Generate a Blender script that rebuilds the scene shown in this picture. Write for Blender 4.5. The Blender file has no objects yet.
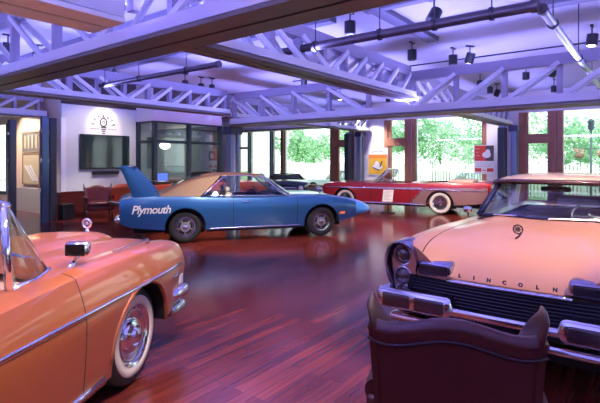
import bpy, bmesh, math, random
from math import sin, cos, pi, radians, sqrt, atan2
from mathutils import Vector, Matrix
random.seed(7)
SC = bpy.context.scene
COL = SC.collection
# ------------------------------------------------------------------ camera frame
F_PX, HORIZON, CAM_H = 462.4, 160.0, 1.709
CA, SA = cos(0.917), sin(0.917)
def W(X, Y):                      # survey frame (camera looks along +Y) -> room frame
    return (CA*X + SA*Y, -SA*X + CA*Y)
def on_ground(px, Y): return W((px-300)/F_PX*Y, Y)
def at_height(px, py, z):
    Y = (z-CAM_H)*F_PX/(HORIZON-py)
    x, y = W((px-300)/F_PX*Y, Y)
    return (x, y, z)
def ANG(deg): return radians(deg) - 0.917
def wall_y(px, x):                # y on a plane of constant x
    u = (px-300)/F_PX
    return x*(CA - SA*u)/(SA + CA*u)
def wall_x(px, y):
    u = (px-300)/F_PX
    return y*(SA + CA*u)/(CA - SA*u)
# ------------------------------------------------------------------ materials
MATS = {}
def mat(name, col=(.8,.8,.8), rough=.5, metal=0., coat=0., emit=None, es=1., noise=None, spec=.5, alpha=None, coat_rough=.05):
    if name in MATS: return MATS[name]
    m = bpy.data.materials.new(name); m.use_nodes = True
    nt = m.node_tree; b = nt.nodes['Principled BSDF']
    b.inputs['Base Color'].default_value = (*col, 1)
    b.inputs['Roughness'].default_value = rough
    b.inputs['Metallic'].default_value = metal
    b.inputs['Coat Weight'].default_value = coat
    b.inputs['Coat Roughness'].default_value = coat_rough
    b.inputs['Specular IOR Level'].default_value = spec
    if emit:
        b.inputs['Emission Color'].default_value = (*emit, 1); b.inputs['Emission Strength'].default_value = es
    if noise:
        sc, amt = noise
        tc = nt.nodes.new('ShaderNodeTexCoord'); n = nt.nodes.new('ShaderNodeTexNoise'); n.inputs['Scale'].default_value = sc
        n.inputs['Detail'].default_value = 4
        r = nt.nodes.new('ShaderNodeMixRGB'); r.inputs[1].default_value = (*[max(0,c*(1-amt)) for c in col],1); r.inputs[2].default_value = (*[min(1,c*(1+amt)) for c in col],1)
        nt.links.new(tc.outputs['Object'], n.inputs['Vector']); nt.links.new(n.outputs['Fac'], r.inputs[0]); nt.links.new(r.outputs[0], b.inputs['Base Color'])
    MATS[name] = m; return m
def glass(name, tint=(1,1,1), refl=.12, rough=.02):
    if name in MATS: return MATS[name]
    m = bpy.data.materials.new(name); m.use_nodes = True; nt = m.node_tree; nt.nodes.clear()
    o = nt.nodes.new('ShaderNodeOutputMaterial'); mx = nt.nodes.new('ShaderNodeMixShader')
    t = nt.nodes.new('ShaderNodeBsdfTransparent'); t.inputs[0].default_value = (*tint,1)
    g = nt.nodes.new('ShaderNodeBsdfGlossy'); g.inputs['Roughness'].default_value = rough
    lw = nt.nodes.new('ShaderNodeLayerWeight'); lw.inputs[0].default_value = .35
    mu = nt.nodes.new('ShaderNodeMath'); mu.operation = 'MULTIPLY_ADD'; mu.inputs[1].default_value = .5; mu.inputs[2].default_value = refl*.5
    nt.links.new(lw.outputs['Fresnel'], mu.inputs[0]); nt.links.new(mu.outputs[0], mx.inputs[0])
    nt.links.new(t.outputs[0], mx.inputs[1]); nt.links.new(g.outputs[0], mx.inputs[2]); nt.links.new(mx.outputs[0], o.inputs[0])
    MATS[name] = m; return m
def floor_mat():
    m = bpy.data.materials.new('cherry_planks'); m.use_nodes = True; nt = m.node_tree; b = nt.nodes['Principled BSDF']; N = nt.nodes.new; Lk = nt.links.new
    tc = N('ShaderNodeTexCoord'); br = N('ShaderNodeTexBrick')
    br.inputs['Scale'].default_value = 1; br.inputs['Brick Width'].default_value = 1.5; br.inputs['Row Height'].default_value = .1
    br.inputs['Mortar Size'].default_value = .0018; br.inputs['Bias'].default_value = 0; br.offset = .37; br.offset_frequency = 2
    br.inputs['Color1'].default_value = (.20,.036,.024,1); br.inputs['Color2'].default_value = (.10,.016,.014,1); br.inputs['Mortar'].default_value = (.03,.008,.008,1)
    Lk(tc.outputs['Object'], br.inputs['Vector'])
    mp = N('ShaderNodeMapping'); mp.inputs['Scale'].default_value = (1.2, 22, 1); Lk(tc.outputs['Object'], mp.inputs[0])
    n = N('ShaderNodeTexNoise'); n.inputs['Scale'].default_value = 1.5; n.inputs['Detail'].default_value = 5; Lk(mp.outputs[0], n.inputs['Vector'])
    cr = N('ShaderNodeValToRGB'); cr.color_ramp.elements[0].position = .3; cr.color_ramp.elements[0].color = (.72,.68,.70,1); cr.color_ramp.elements[1].position = .72; cr.color_ramp.elements[1].color = (1.15,1.1,1.1,1)
    Lk(n.outputs['Fac'], cr.inputs[0])
    mx = N('ShaderNodeMixRGB'); mx.blend_type = 'MULTIPLY'; mx.inputs[0].default_value = 1; Lk(br.outputs['Color'], mx.inputs[1]); Lk(cr.outputs[0], mx.inputs[2]); Lk(mx.outputs[0], b.inputs['Base Color'])
    n2 = N('ShaderNodeTexNoise'); n2.inputs['Scale'].default_value = 2.3; n2.inputs['Detail'].default_value = 2; Lk(mp.outputs[0], n2.inputs['Vector'])
    mr = N('ShaderNodeMapRange'); mr.inputs[3].default_value = .11; mr.inputs[4].default_value = .22; Lk(n2.outputs['Fac'], mr.inputs[0]); Lk(mr.outputs[0], b.inputs['Roughness'])
    bp = N('ShaderNodeBump'); bp.inputs['Strength'].default_value = .025; bp.inputs['Distance'].default_value = .01; Lk(n2.outputs['Fac'], bp.inputs['Height']); Lk(bp.outputs[0], b.inputs['Normal'])
    b.inputs['Specular IOR Level'].default_value = .5
    return m
def wood_mat(name, c1, c2, rough=.4, scale=(1,1,8)):
    m = bpy.data.materials.new(name); m.use_nodes = True; nt = m.node_tree; b = nt.nodes['Principled BSDF']
    tc = nt.nodes.new('ShaderNodeTexCoord'); mp = nt.nodes.new('ShaderNodeMapping'); mp.inputs['Scale'].default_value = scale
    n = nt.nodes.new('ShaderNodeTexNoise'); n.inputs['Scale'].default_value = 6; n.inputs['Detail'].default_value = 5
    r = nt.nodes.new('ShaderNodeMixRGB'); r.inputs[1].default_value = (*c1,1); r.inputs[2].default_value = (*c2,1)
    nt.links.new(tc.outputs['Object'], mp.inputs[0]); nt.links.new(mp.outputs[0], n.inputs['Vector']); nt.links.new(n.outputs['Fac'], r.inputs[0]); nt.links.new(r.outputs[0], b.inputs['Base Color'])
    b.inputs['Roughness'].default_value = rough; MATS[name] = m; return m
CHROME = mat('chrome', (.82,.82,.86), .09, 1.)
CHROME_D = mat('chrome_worn', (.55,.55,.6), .2, 1.)
RUBBER = mat('tyre_rubber', (.012,.012,.013), .55)
WHITEW = mat('whitewall', (.72,.62,.50), .5)
BLACK = mat('black_plastic', (.012,.012,.014), .4)
DARK = mat('dark_underside', (.006,.006,.007), .8)
GLASS = glass('window_glass', (.93,.98,.97), .1)
CARGLASS = glass('car_glass', (.78,.88,.88), .25)
TEALGLASS = glass('tinted_glass', (.72,.82,.84), .3)
# ------------------------------------------------------------------ object helpers
def newobj(name, me, m, parent=None, smooth=False, sharp=None):
    o = bpy.data.objects.new(name, me); COL.objects.link(o)
    if m is not None:
        for mm in (m if isinstance(m, (list, tuple)) else [m]): me.materials.append(mm)
    if parent is not None: o.parent = parent
    if smooth:
        for p in me.polygons: p.use_smooth = True
        if sharp:
            me.set_sharp_from_angle(angle=radians(sharp))
    return o
def thing(name, label, cat, loc=(0,0,0), rotz=0, group=None):
    o = bpy.data.objects.new(name, None); COL.objects.link(o); o.empty_display_size = .2
    o.location = loc; o.rotation_euler = (0,0,rotz); o['label'] = label; o['category'] = cat
    if group: o['group'] = group
    return o
def tag(o, label, cat, group=None, kind=None):
    o['label'] = label; o['category'] = cat
    if group: o['group'] = group
    if kind: o['kind'] = kind
    return o
class MB:
    """collects shapes into one bmesh"""
    def __init__(s): s.bm = bmesh.new()
    def grid(s, rows, close_u=False, close_v=False, mi=0, skip=None, cap=False):
        vs = [[s.bm.verts.new(p) for p in r] for r in rows]
        nr, nc = len(vs), len(vs[0])
        for i in range(nr if close_u else nr-1):
            for j in range(nc if close_v else nc-1):
                if skip and skip(i, j): continue
                q = [vs[i][j], vs[(i+1)%nr][j], vs[(i+1)%nr][(j+1)%nc], vs[i][(j+1)%nc]]
                try:
                    f = s.bm.faces.new(q); f.material_index = mi(i,j) if callable(mi) else mi
                except ValueError: pass
        if cap:
            for r in (vs[0], vs[-1]):
                try:
                    f = s.bm.faces.new(r); f.material_index = 0
                except ValueError: pass
        return s
    def face(s, pts, mi=0):
        f = s.bm.faces.new([s.bm.verts.new(p) for p in pts]); f.material_index = mi; return s
    def box(s, a, b, bev=0, M=None, mi=0, seg=2):
        g = bmesh.ops.create_cube(s.bm, size=1)
        c = [(a[i]+b[i])/2 for i in range(3)]; d = [abs(b[i]-a[i]) for i in range(3)]
        for v in g['verts']: v.co = Vector((c[0]+v.co.x*d[0], c[1]+v.co.y*d[1], c[2]+v.co.z*d[2]))
        vs = g['verts']
        if bev:
            es = list({e for v in vs for e in v.link_edges})
            r = bmesh.ops.bevel(s.bm, geom=es, offset=bev, segments=seg, affect='EDGES', profile=.5); 
            vs = list({v for f in r['faces'] for v in f.verts} | {v for v in vs if v.is_valid})
        if mi:
            for f in {f for v in vs if v.is_valid for f in v.link_faces}: f.material_index = mi
        if M is not None: bmesh.ops.transform(s.bm, matrix=M, verts=[v for v in vs if v.is_valid])
        return s
    def tube(s, path, r, seg=8, cap=True, mi=0, closed=False):
        P = [Vector(p) for p in path]; n = len(P); rr = r if isinstance(r, (list, tuple)) else [r]*n
        rows = []; up = None
        for i in range(n):
            if closed: t = P[(i+1)%n]-P[i-1]
            else: t = P[min(i+1,n-1)]-P[max(i-1,0)]
            t.normalize()
            if up is None:
                up = Vector((0,0,1)) if abs(t.z) < .9 else Vector((1,0,0))
            a = t.cross(up)
            if a.length < 1e-5: a = t.cross(Vector((.3,.9,.1)))
            a.normalize(); b = a.cross(t); up = b
            rows.append([P[i]+(a*cos(2*pi*k/seg)+b*sin(2*pi*k/seg))*rr[i] for k in range(seg)])
        return s.grid(rows, close_u=closed, close_v=True, mi=mi, cap=cap and not closed)
    def bar(s, p, q, w, h, mi=0):      # rectangular bar from p to q, w sideways, h up
        p, q = Vector(p), Vector(q); t = (q-p).normalized(); up = Vector((0,0,1)) if abs(t.z) < .98 else Vector((1,0,0))
        a = t.cross(up).normalized(); b = a.cross(t)
        rows = [[c+a*x*w/2+b*y*h/2 for x, y in ((-1,-1),(1,-1),(1,1),(-1,1))] for c in (p, q)]
        return s.grid(rows, close_v=True, mi=mi, cap=True)
    def lathe(s, prof, seg=28, M=None, mi=0):     # profile (radius, axial) round local Y axis
        rows = []
        for k in range(seg):
            a = 2*pi*k/seg; rows.append([(r*cos(a), y, r*sin(a)) for r, y in prof])
        if M is not None: rows = [[M @ Vector(p) for p in r] for r in rows]
        return s.grid(rows, close_u=True, mi=mi)
    def disc(s, c, r, axis='y', seg=20, mi=0):
        pts = []
        for k in range(seg):
            a = 2*pi*k/seg; x, y = r*cos(a), r*sin(a)
            pts.append({'y':(c[0]+x,c[1],c[2]+y),'x':(c[0],c[1]+x,c[2]+y),'z':(c[0]+x,c[1]+y,c[2])}[axis])
        return s.face(pts, mi)
    def cyl(s, c, r, h, axis='z', seg=16, mi=0, r2=None):
        d = {'z':Vector((0,0,1)),'x':Vector((1,0,0)),'y':Vector((0,1,0))}[axis]; c = Vector(c)
        return s.tube([c, c+d*h], [r, r if r2 is None else r2], seg, mi=mi)
    def ball(s, c, r, seg=12, mi=0, sc=(1,1,1)):
        rows = []
        for i in range(seg//2+1):
            t = pi*i/(seg//2); t = min(max(t,.02),pi-.02)
            rows.append([(c[0]+r*sc[0]*sin(t)*cos(2*pi*k/seg), c[1]+r*sc[1]*sin(t)*sin(2*pi*k/seg), c[2]+r*sc[2]*cos(t)) for k in range(seg)])
        return s.grid(rows, close_v=True, mi=mi, cap=True)
    def build(s, name, m, parent=None, smooth=False, sharp=None, recalc=True):
        if recalc: bmesh.ops.recalc_face_normals(s.bm, faces=s.bm.faces)
        me = bpy.data.meshes.new(name); s.bm.to_mesh(me); s.bm.free()
        return newobj(name, me, m, parent, smooth, sharp)
def struct(name, mb, m, parent=None, smooth=False):
    o = mb.build(name, m, parent, smooth)
    if parent is None: o['kind'] = 'structure'
    return o
def text_obj(name, body, size, m, parent=None, M=None, extrude=.002, shear=0, align='CENTER', space=1.0, offset=0.0):
    cu = bpy.data.curves.new(name+'_curve', 'FONT'); cu.body = body; cu.size = size; cu.extrude = extrude; cu.shear = shear
    cu.align_x = align; cu.space_character = space; cu.offset = offset; cu.resolution_u = 3
    t = bpy.data.objects.new(name+'_tmp', cu); COL.objects.link(t)
    dg = bpy.context.evaluated_depsgraph_get(); me = bpy.data.meshes.new_from_object(t.evaluated_get(dg))
    bpy.data.objects.remove(t); bpy.data.curves.remove(cu); me.name = name
    if M is not None: me.transform(M)
    me.materials.clear()
    return newobj(name, me, m, parent)
def pchip(xs, ys):
    n = len(xs); d = [(ys[i+1]-ys[i])/(xs[i+1]-xs[i]) for i in range(n-1)]
    m = [d[0]]+[0 if d[i-1]*d[i] <= 0 else 2*d[i-1]*d[i]/(d[i-1]+d[i]) for i in range(1,n-1)]+[d[-1]]
    def f(x):
        if x <= xs[0]: return ys[0]
        if x >= xs[-1]: return ys[-1]
        i = 0
        while x > xs[i+1]: i += 1
        h = xs[i+1]-xs[i]; t = (x-xs[i])/h
        return (1+2*t)*(1-t)**2*ys[i] + t*(1-t)**2*h*m[i] + t*t*(3-2*t)*ys[i+1] + t*t*(t-1)*h*m[i+1]
    return f
def frange(a, b, n): return [a+(b-a)*i/(n-1) for i in range(n)]
def dup_tree(o, parent=None):
    c = o.copy(); COL.objects.link(c); c.parent = parent
    for ch in list(o.children): dup_tree(ch, c)
    return c
# ------------------------------------------------------------------ cars
def wheel(root, x, side, y, R, width, style, zc=None):
    """tyre part with whitewall, rim and hubcap sub-parts; side -1 right, +1 left"""
    zc = R if zc is None else zc
    M = Matrix.Translation((x, y*side, zc)) @ Matrix.Scale(side, 4, (0,1,0))
    w = width/2; rin = style.get('rim', R*.60)
    prof = [(rin,-w*.8),(R*.8,-w),(R*.95,-w*.9),(R,-w*.6),(R,0),(R,w*.6),(R*.95,w*.9),(R*.84,w*1.02),(R*.7,w),(rin,w*.82),(rin*.97,w*.5),(rin*.9,-w*.2),(.02,-w*.2)]
    t = MB().lathe(prof, 36, M).build('tire', RUBBER, root, True, 50)
    if style.get('white'):
        a, b = style['white']
        MB().lathe([(R*a,w*.9),(R*(a+.02),w*1.05),(R*(b-.02),w*1.06),(R*b,w*.95)], 36, M).build('whitewall', WHITEW, t, True)
    if style.get('letters'):
        mb = MB()
        for k in range(18):
            if k % 9 in (7, 8): continue
            a = 2*pi*k/18
            for da in (0, .13):
                c = Vector((R*.82*cos(a+da), w*1.03, R*.82*sin(a+da))); u = Vector((-sin(a+da),0,cos(a+da))); v = Vector((cos(a+da),0,sin(a+da)))
                mb.face([M @ (c+u*sx*.012+v*sy*.018) for sx, sy in ((-1,-1),(1,-1),(1,1),(-1,1))])
        mb.build('sidewall_lettering', mat('letter_white',(.75,.75,.72),.6), t)
    h = style.get('hub', 'disc')
    if h == 'disc':     # full chrome wheel cover
        MB().lathe([(rin*1.02,w*.86),(rin*.98,w*1.02),(rin*.86,w*.9),(rin*.82,w*.8),(rin*.55,w*.72),(rin*.5,w*.95),(rin*.33,w*1.1),(rin*.30,w*1.0),(rin*.22,w*1.25),(.01,w*1.32)], 36, M).build('wheel_cover', CHROME, t, True, 35)
        MB().lathe([(rin*.84,w*.80),(rin*.80,w*.86),(rin*.76,w*.78)], 36, M).build('cover_ring', CHROME_D, t, True)
    elif h == 'rally':  # slotted steel wheel with a trim ring
        MB().lathe([(rin*1.03,w*.85),(rin*1.0,w*1.0),(rin*.86,w*.98),(rin*.80,w*.8)], 36, M).build('trim_ring', CHROME, t, True, 35)
        MB().lathe([(rin*.86,w*.55),(rin*.7,w*.65),(rin*.5,w*.85),(rin*.3,w*.8),(.01,w*.8)], 36, M).build('rim', mat('rally_silver',(.32,.32,.34),.35,.6), t, True, 35)
        mb = MB()
        for k in range(5):
            a = 2*pi*k/5+.3
            for q in range(4):
                b = a-.3+.2*q
                c = Vector((rin*.62*cos(b), w*.86, rin*.62*sin(b)))
                u = Vector((-sin(b),0,cos(b)))*.022; v = Vector((cos(b),.0,sin(b)))*.02
                mb.face([M @ (c-u-v), M @ (c+u-v), M @ (c+u+v+Vector((0,-.008,0))), M @ (c-u+v+Vector((0,-.008,0)))])
        mb.build('rim_slot', DARK, t)
        MB().lathe([(rin*.26,w*.8),(rin*.25,w*1.1),(.01,w*1.2)], 20, M).build('hub_cap', CHROME, t, True, 35)
    elif h == 'wire':
        MB().lathe([(rin*1.02,w*.86),(rin*.95,w*1.02),(rin*.88,w*.85)], 36, M).build('rim', CHROME, t, True, 35)
        mb = MB()
        for k in range(28):
            a = 2*pi*k/28; b = a+(.25 if k % 2 else -.25)
            mb.tube([M @ Vector((rin*.9*cos(a), w*.8, rin*.9*sin(a))), M @ Vector((rin*.22*cos(b), w*(1.0 if k%2 else .7), rin*.22*sin(b)))], .005, 4)
        mb.build('spoke', CHROME_D, t)
        MB().lathe([(rin*.26,w*.6),(rin*.25,w*1.1),(.01,w*1.25)], 20, M).build('hub_cap', CHROME, t, True, 35)
    else:               # plain modern alloy
        MB().lathe([(rin*1.0,w*.86),(rin*.9,w*.9),(rin*.5,w*.7),(.01,w*.8)], 24, M).build('rim', CHROME_D, t, True, 35)
    return t
def stations(x0, x1, wheels, Ra, extra=(), step=.11):
    xs = [x0, x1]+list(extra)
    n = max(2, int((x1-x0)/step)); xs += frange(x0, x1, n+1)
    for xw in wheels:
        xs += [xw+Ra*cos(pi*k/16) for k in range(17)] + [xw-Ra-.004, xw+Ra+.004]
    xs = sorted(x for x in xs if x0 <= x <= x1); out = [xs[0]]
    keep = set(list(extra)+[x0, x1])
    for x in xs[1:]:
        if x-out[-1] > .003: out.append(x)
    if out[-1] != x1: out[-1] = x1
    return out
def car_shell(root, m, p, body_name='body'):
    """p: x0,x1, wheels, Ra, zc, sill(x), zs(x), Wd(x), crown(x,s), tuck(x,t), cab=(a,b,s), seams, door=(a,b)"""
    xs = stations(p['x0'], p['x1'], p['wheels'], p['Ra'], [v for q in p.get('seams', ()) for v in (q-.005, q+.005)], p.get('step', .11))
    ns = p.get('ns', 12); ss = p.get('ss') or [1,.97,.93,.88,.8,.7,.58,.45,.3,.15,0]
    tuck = p.get('tuck', lambda x, t: 1-.06*(1-t)**2*(1)-.05*max(0,(t-.7)/.3)**2)
    def zbot(x):
        z = p['sill'](x)
        for xw in p['wheels']:
            d = abs(x-xw)
            if d < p['Ra']: z = max(z, p['zc']+sqrt(p['Ra']**2-d*d)*p.get('arch', 1.))
        return z
    rows = []
    for x in xs:
        zb, zs = zbot(x), p['zs'](x); zlo = p['sill'](x); half = []
        for i in range(ns):
            t = i/(ns-1); z = zb+(zs-zb)*t
            tt = (z-zlo)/max(zs-zlo, .01)
            half.append((x+p.get('rake', lambda x, z: 0)(x, z), p['Wd'](x)*tuck(x, tt), z))
        w1 = half[-1][1]
        for s in ss[1:]:
            half.append((x+p.get('plan', lambda x, s: 0)(x, s), w1*s, zs+p['crown'](x, s)))
        rows.append([(a,b,c) for a,b,c in half]+[(a,-b,c) for a,b,c in half[-2::-1]])
    nh = ns+len(ss)-1; nc = 2*nh-1
    cab = p.get('cab'); seams = p.get('seams', ()); door = p.get('door')
    def topS(j):
        jj = j if j < nh-1 else nc-2-j
        return None if jj < ns-1 else ss[jj-(ns-1)]
    def mid(i): return (xs[i]+xs[i+1])/2
    def is_open(i, j):
        s = topS(j)
        return bool(cab) and s is not None and cab[0] < mid(i) < cab[1] and s <= cab[2]
    def is_door(i, j):
        return bool(door) and door[0]+.004 < mid(i) < door[1]-.004 and topS(j) is None
    def mi(i, j):
        if topS(j) is None or (topS(j) or 0) > .9:
            for q in seams:
                if abs(mid(i)-q) < .0052: return 1
        if 'two' in p and p['two'](mid(i), (rows[i][j][2]+rows[i][j+1][2])/2, topS(j)): return 2
        return 0
    ms = [m, DARK]+([p['m2']] if 'm2' in p else [])
    b = MB().grid(rows, mi=mi, skip=lambda i, j: is_open(i, j) or is_door(i, j))
    if p.get('cap', True):
        for r in (rows[0], rows[-1]): b.face(r)
    o = b.build(body_name, ms, root, True, 40)
    if door:
        for sgn in (1, -1):
            d = MB(); ii = [i for i in range(len(xs)-1) if door[0]+.004 < mid(i) < door[1]-.004]
            jr = range(0, ns) if sgn > 0 else range(nc-ns, nc)
            sub = [[rows[i][j] for j in jr] for i in ii+[ii[-1]+1]]
            jl = list(jr)
            d.grid(sub, mi=lambda i, j: 2 if ('two' in p and p['two'](mid(ii[i]), (sub[i][j][2]+sub[i][j+1][2])/2, None)) else 0)
            d.build('door', ms, root, True, 40)
    # wheel wells and floor pan
    for xw in p['wheels']:
        for sgn in (1, -1):
            w0 = p['Wd'](xw)*.955; r = p['Ra']+.004
            pr = [[(xw+r*cos(pi*k/14), sgn*yy, p['zc']+r*sin(pi*k/14)*p.get('arch', 1.)) for k in range(15)] for yy in (w0, w0-.42)]
            mb = MB().grid(pr); mb.face(pr[1]+[(xw-r,sgn*(w0-.42),.16),(xw+r,sgn*(w0-.42),.16)]); mb.build('wheel_well', DARK, root)
    wl = sorted(p['wheels']); mb = MB(); wf = min(p['Wd'](wl[0]), p['Wd'](wl[1]))-.46
    mb.box((p['x0']+.25, -wf, .20), (p['x1']-.3, wf, .34)); mb.box((wl[0]+p['Ra']+.03, -wf-.36, .22), (wl[1]-p['Ra']-.03, wf+.36, .33)); mb.build('underbody', DARK, root)
    return rows, xs
def strip(root, name, m, pts, w, h, seg=6):       # trim moulding with an oval section
    mb = MB(); rows = []
    P = [Vector(p) for p in pts]
    for i, p in enumerate(P):
        t = (P[min(i+1,len(P)-1)]-P[max(i-1,0)]).normalized(); a = t.cross(Vector((0,0,1))).normalized(); b = a.cross(t)
        rows.append([p+a*w*cos(2*pi*k/seg)+b*h*sin(2*pi*k/seg) for k in range(seg)])
    return mb.grid(rows, close_v=True, cap=True).build(name, m, root, True)
def bench(root, x, w, m, zseat=.55, ztop=.98, name='seat', depth=.5):
    mb = MB().box((x-.05,-w,.34),(x+depth,w,zseat),.05).box((x-.2,-w,.4),(x+.02,w,ztop),.06)
    return mb.build(name, m, root, True, 50)
def tub(root, a, b, w, z0, z1, m):
    mb = MB(); mb.grid([[(a,-w,z1),(a,w,z1)],[(a,-w,z0),(a,w,z0)],[(b,-w,z0),(b,w,z0)],[(b,-w,z1),(b,w,z1)]])
    for s in (1,-1): mb.face([(a,s*w,z0),(b,s*w,z0),(b,s*w,z1),(a,s*w,z1)])
    return mb.build('interior', m, root)
def steer(root, x, y, z, r=.19, m=None, tilt=.5):
    M = Matrix.Translation((x,y,z)) @ Matrix.Rotation(-tilt, 4, 'Y')
    pts = [M @ Vector((0, r*cos(2*pi*k/20), r*sin(2*pi*k/20))) for k in range(20)]
    mb = MB().tube(pts, .012, 6, closed=True)
    mb.tube([M @ Vector((0,-r,0)), M @ Vector((.02,0,0)), M @ Vector((0,r,0))], .01, 6).tube([M @ Vector((.0,0,0)), M @ Vector((.3,0,-.1))], .02, 6)
    return mb.build('steering_wheel', m or BLACK, root, True)
# ================================================================== THE ROOM
Z1, Z2, ZT, ZC = 2.995, 2.69, 3.72, 4.30
XA, XC, YB, YL, XW = 3.20, 9.65, 4.23, 9.90, 19.0
XN, YR, YK = -7.0, -9.0, 20.5
plaster = mat('plaster_white', (.78,.74,.74), .8)
wallw = mat('wall_cream', (.66,.69,.69), .8)
ceil_m = mat('ceiling_paint', (.42,.41,.45), .85, noise=(.6,.06))
brown = wood_mat('window_wood', (.38,.15,.075), (.50,.22,.11), .45, (1,1,.3))
greym = mat('grey_steel', (.16,.20,.25), .4, .5)
maroon_w = wood_mat('wainscot_wood', (.07,.012,.012), (.13,.025,.022), .3, (1,1,6))
def slab(name, a, b, m): return struct(name, MB().box(a, b), m)
slab('floor', (XN,YR,-.12), (XW,YK,0), floor_mat())
slab('ceiling', (XN,YR,ZC), (XW+.3,YK,ZC+.15), ceil_m)
# window wall with its openings, read along the wall
OPEN = [(238,248,'g'),(249.5,270,'p'),(272,281,'p'),(284,330.5,'w'),(336,351,'d'),(388,407,'d'),(415.5,482,'w'),(524,551.5,'d'),(563,650,'w')]
YO = [(wall_y(b, XW), wall_y(a, XW), k) for a, b, k in OPEN]
YO.append((-4.4, -.6, 'w')); YO.append((-8.6,-4.9,'w'))
YO.sort()
mb = MB(); prev = YR
for a, b, k in YO:
    mb.box((XW, prev, 0), (XW+.28, a, 3.5)); mb.box((XW, a, 0), (XW+.28, b, .35 if k != 'd' else .12)); prev = b
mb.box((XW, prev, 0), (XW+.28, YK, 3.5)); mb.box((XW, YR, 3.5), (XW+.28, YK, ZC))
struct('wall_far', mb, plaster)
for n, (a, b, k) in enumerate(YO):
    fm = greym if k in 'gp' else brown
    zb = .35 if k != 'd' else .12
    w = .07 if k in 'gp' else .16
    wi = struct(f'window_{n+1}', MB().box((XW+.10,a+.01,zb+.02),(XW+.115,b-.01,3.48)), GLASS)
    fr = MB()
    for y in (a, b):
        s = -1 if y == a else 1
        fr.box((XW-.05, y-s*.0, zb), (XW+.16, y+s*w*1.1, 3.5), .01)
        if k == 'd': fr.box((XW+.02, y-s*.14, zb), (XW+.15, y-s*.001, 3.5), .01)
    fr.box((XW-.04, a, zb-.02), (XW+.16, b, zb+.10), .01)
    if k in 'dg':
        fr.box((XW-.07, a, 2.33), (XW+.15, b, 2.64 if k == 'd' else 2.45), .02)
        if k == 'd': fr.box((XW-.10, a, 2.60), (XW+.15, b, 2.68), .015)
    fr.build('window_frame', fm, wi)
# back, rear and side walls, the latter two with unseen windows added to let daylight in
def wall_windows(name, axis, c, lo, hi, wins, z0=.5, z1=3.3, base=20):
    mb = MB(); prev = lo
    def bx(u0, u1, za, zb_):
        if axis == 'x': mb.box((c-.25,u0,za),(c,u1,zb_))
        else: mb.box((u0,c-.25,za),(u1,c,zb_))
    for a, b in wins: bx(prev, a, 0, ZC); bx(a, b, 0, z0); bx(a, b, z1, ZC); prev = b
    bx(prev, hi, 0, ZC); struct(name, mb, plaster)
    for q, (a, b) in enumerate(wins):
        pa, pb = ((c-.13,a+.01,z0+.01),(c-.12,b-.01,z1-.01)) if axis == 'x' else ((a+.01,c-.13,z0+.01),(b-.01,c-.12,z1-.01))
        wi = struct(f'window_{base+q}', MB().box(pa, pb), GLASS); fr = MB()
        for t in (0, .33, .66, 1):
            u = a+(b-a)*t
            if axis == 'x': fr.box((c-.18,u-.05,z0),(c-.02,u+.05,z1))
            else: fr.box((u-.05,c-.18,z0),(u+.05,c-.02,z1))
        fr.build('window_frame', brown, wi)
wall_windows('wall_near', 'x', XN, YR, YK, [(12,17)], base=20)
wall_windows('wall_right', 'y', YR, XN-.25, XW+.3, [(0.5,4.5),(7,11),(13.5,18)], base=30)
# television wall, its return and the zone behind
XT, YT, XG, YG, XG2 = 6.7, 14.2, 9.22, 13.16, 12.25
slab('wall_left', (XT,YT,0), (XG,YT+.2,ZC), wallw)
yw0 = 18.2
mb = MB().box((XT,YT+.2,0),(XT+.2,yw0,ZC)).box((XT,yw0,0),(XT+.2,YK,.5)).box((XT,yw0,3.0),(XT+.2,YK,ZC))
struct('wall_return', mb, mat('wall_peach', (.75,.60,.52), .8))
wi = struct('window_41', MB().box((XT+.1,yw0+.01,.51),(XT+.11,YK-.06,2.99)), GLASS)
MB().box((XT-.02,yw0,.5),(XT+.15,yw0+.09,3.0)).box((XT,yw0+1.1,.5),(XT+.15,yw0+1.18,3.0)).box((XT-.02,yw0,.48),(XT+.15,YK-.05,.58)).build('window_frame', greym, wi)
mb = MB().box((XN,YK,0),(XT,YK+.2,ZC)).box((XG2,YK,0),(XW+.28,YK+.2,ZC)); struct('wall_back', mb, plaster)
slab('trim_1', (XT-.03,YT-.035,0), (XG,YT,.70), maroon_w)              # wainscot under the television
slab('trim_2', (XT-.035,YT-.05,.70), (XG,YT,.745), maroon_w)
slab('trim_3', (XT-.03,YT-.03,0), (XT,YT+1.0,.72), maroon_w)
slab('trim_4', (XT-.02,YT-.015,.745), (XT+.13,YT+.0,3.0), mat('corner_light', (.85,.83,.88), .6))
slab('baseboard_return', (XT-.02,YT+1.0,0), (XT,yw0,.78), mat('panel_grey', (.55,.57,.6), .35, .3))
# glazed office: header, posts, panes
gh = mat('header_paint', (.72,.68,.72), .7)
struct('trim_5', MB().box((XG,YG,3.02),(XG2,YG+.14,ZC)).box((XG,YG+.14,3.02),(XG+.14,YT+.2,ZC)).box((XG2-.1,YG+.14,3.02),(XG2,YK,ZC)), gh)
slab('wall_office_side', (XG2-.1,YG+.14,0), (XG2,YK,3.02), mat('office_wall', (.10,.125,.135), .7))
gp = [XG+.07, wall_x(190,YG), XG2-.05]
fr = MB()
for x in gp: fr.box((x-.07,YG,0),(x+.07,YG+.13,3.02))
fr.box((XG,YT-.10,0),(XG+.12,YT,3.02))
for z, h in ((0,.25),(2.28,.1),(2.96,.06)):
    fr.box((XG,YG+.02,z),(XG2,YG+.12,z+h)); fr.box((XG+.02,YG+.12,z),(XG+.12,YT,z+h))
struct('window_50', fr, mat('office_frame', (.035,.05,.065), .35, .5))
pg = bpy.data.objects['window_50']
MB().box((XG+.14,YG+.06,.25),(gp[1]-.07,YG+.07,2.96)).build('pane', GLASS, pg)
MB().box((gp[1]+.07,YG+.06,.25),(XG2-.12,YG+.07,2.96)).build('pane', GLASS, pg)
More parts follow.
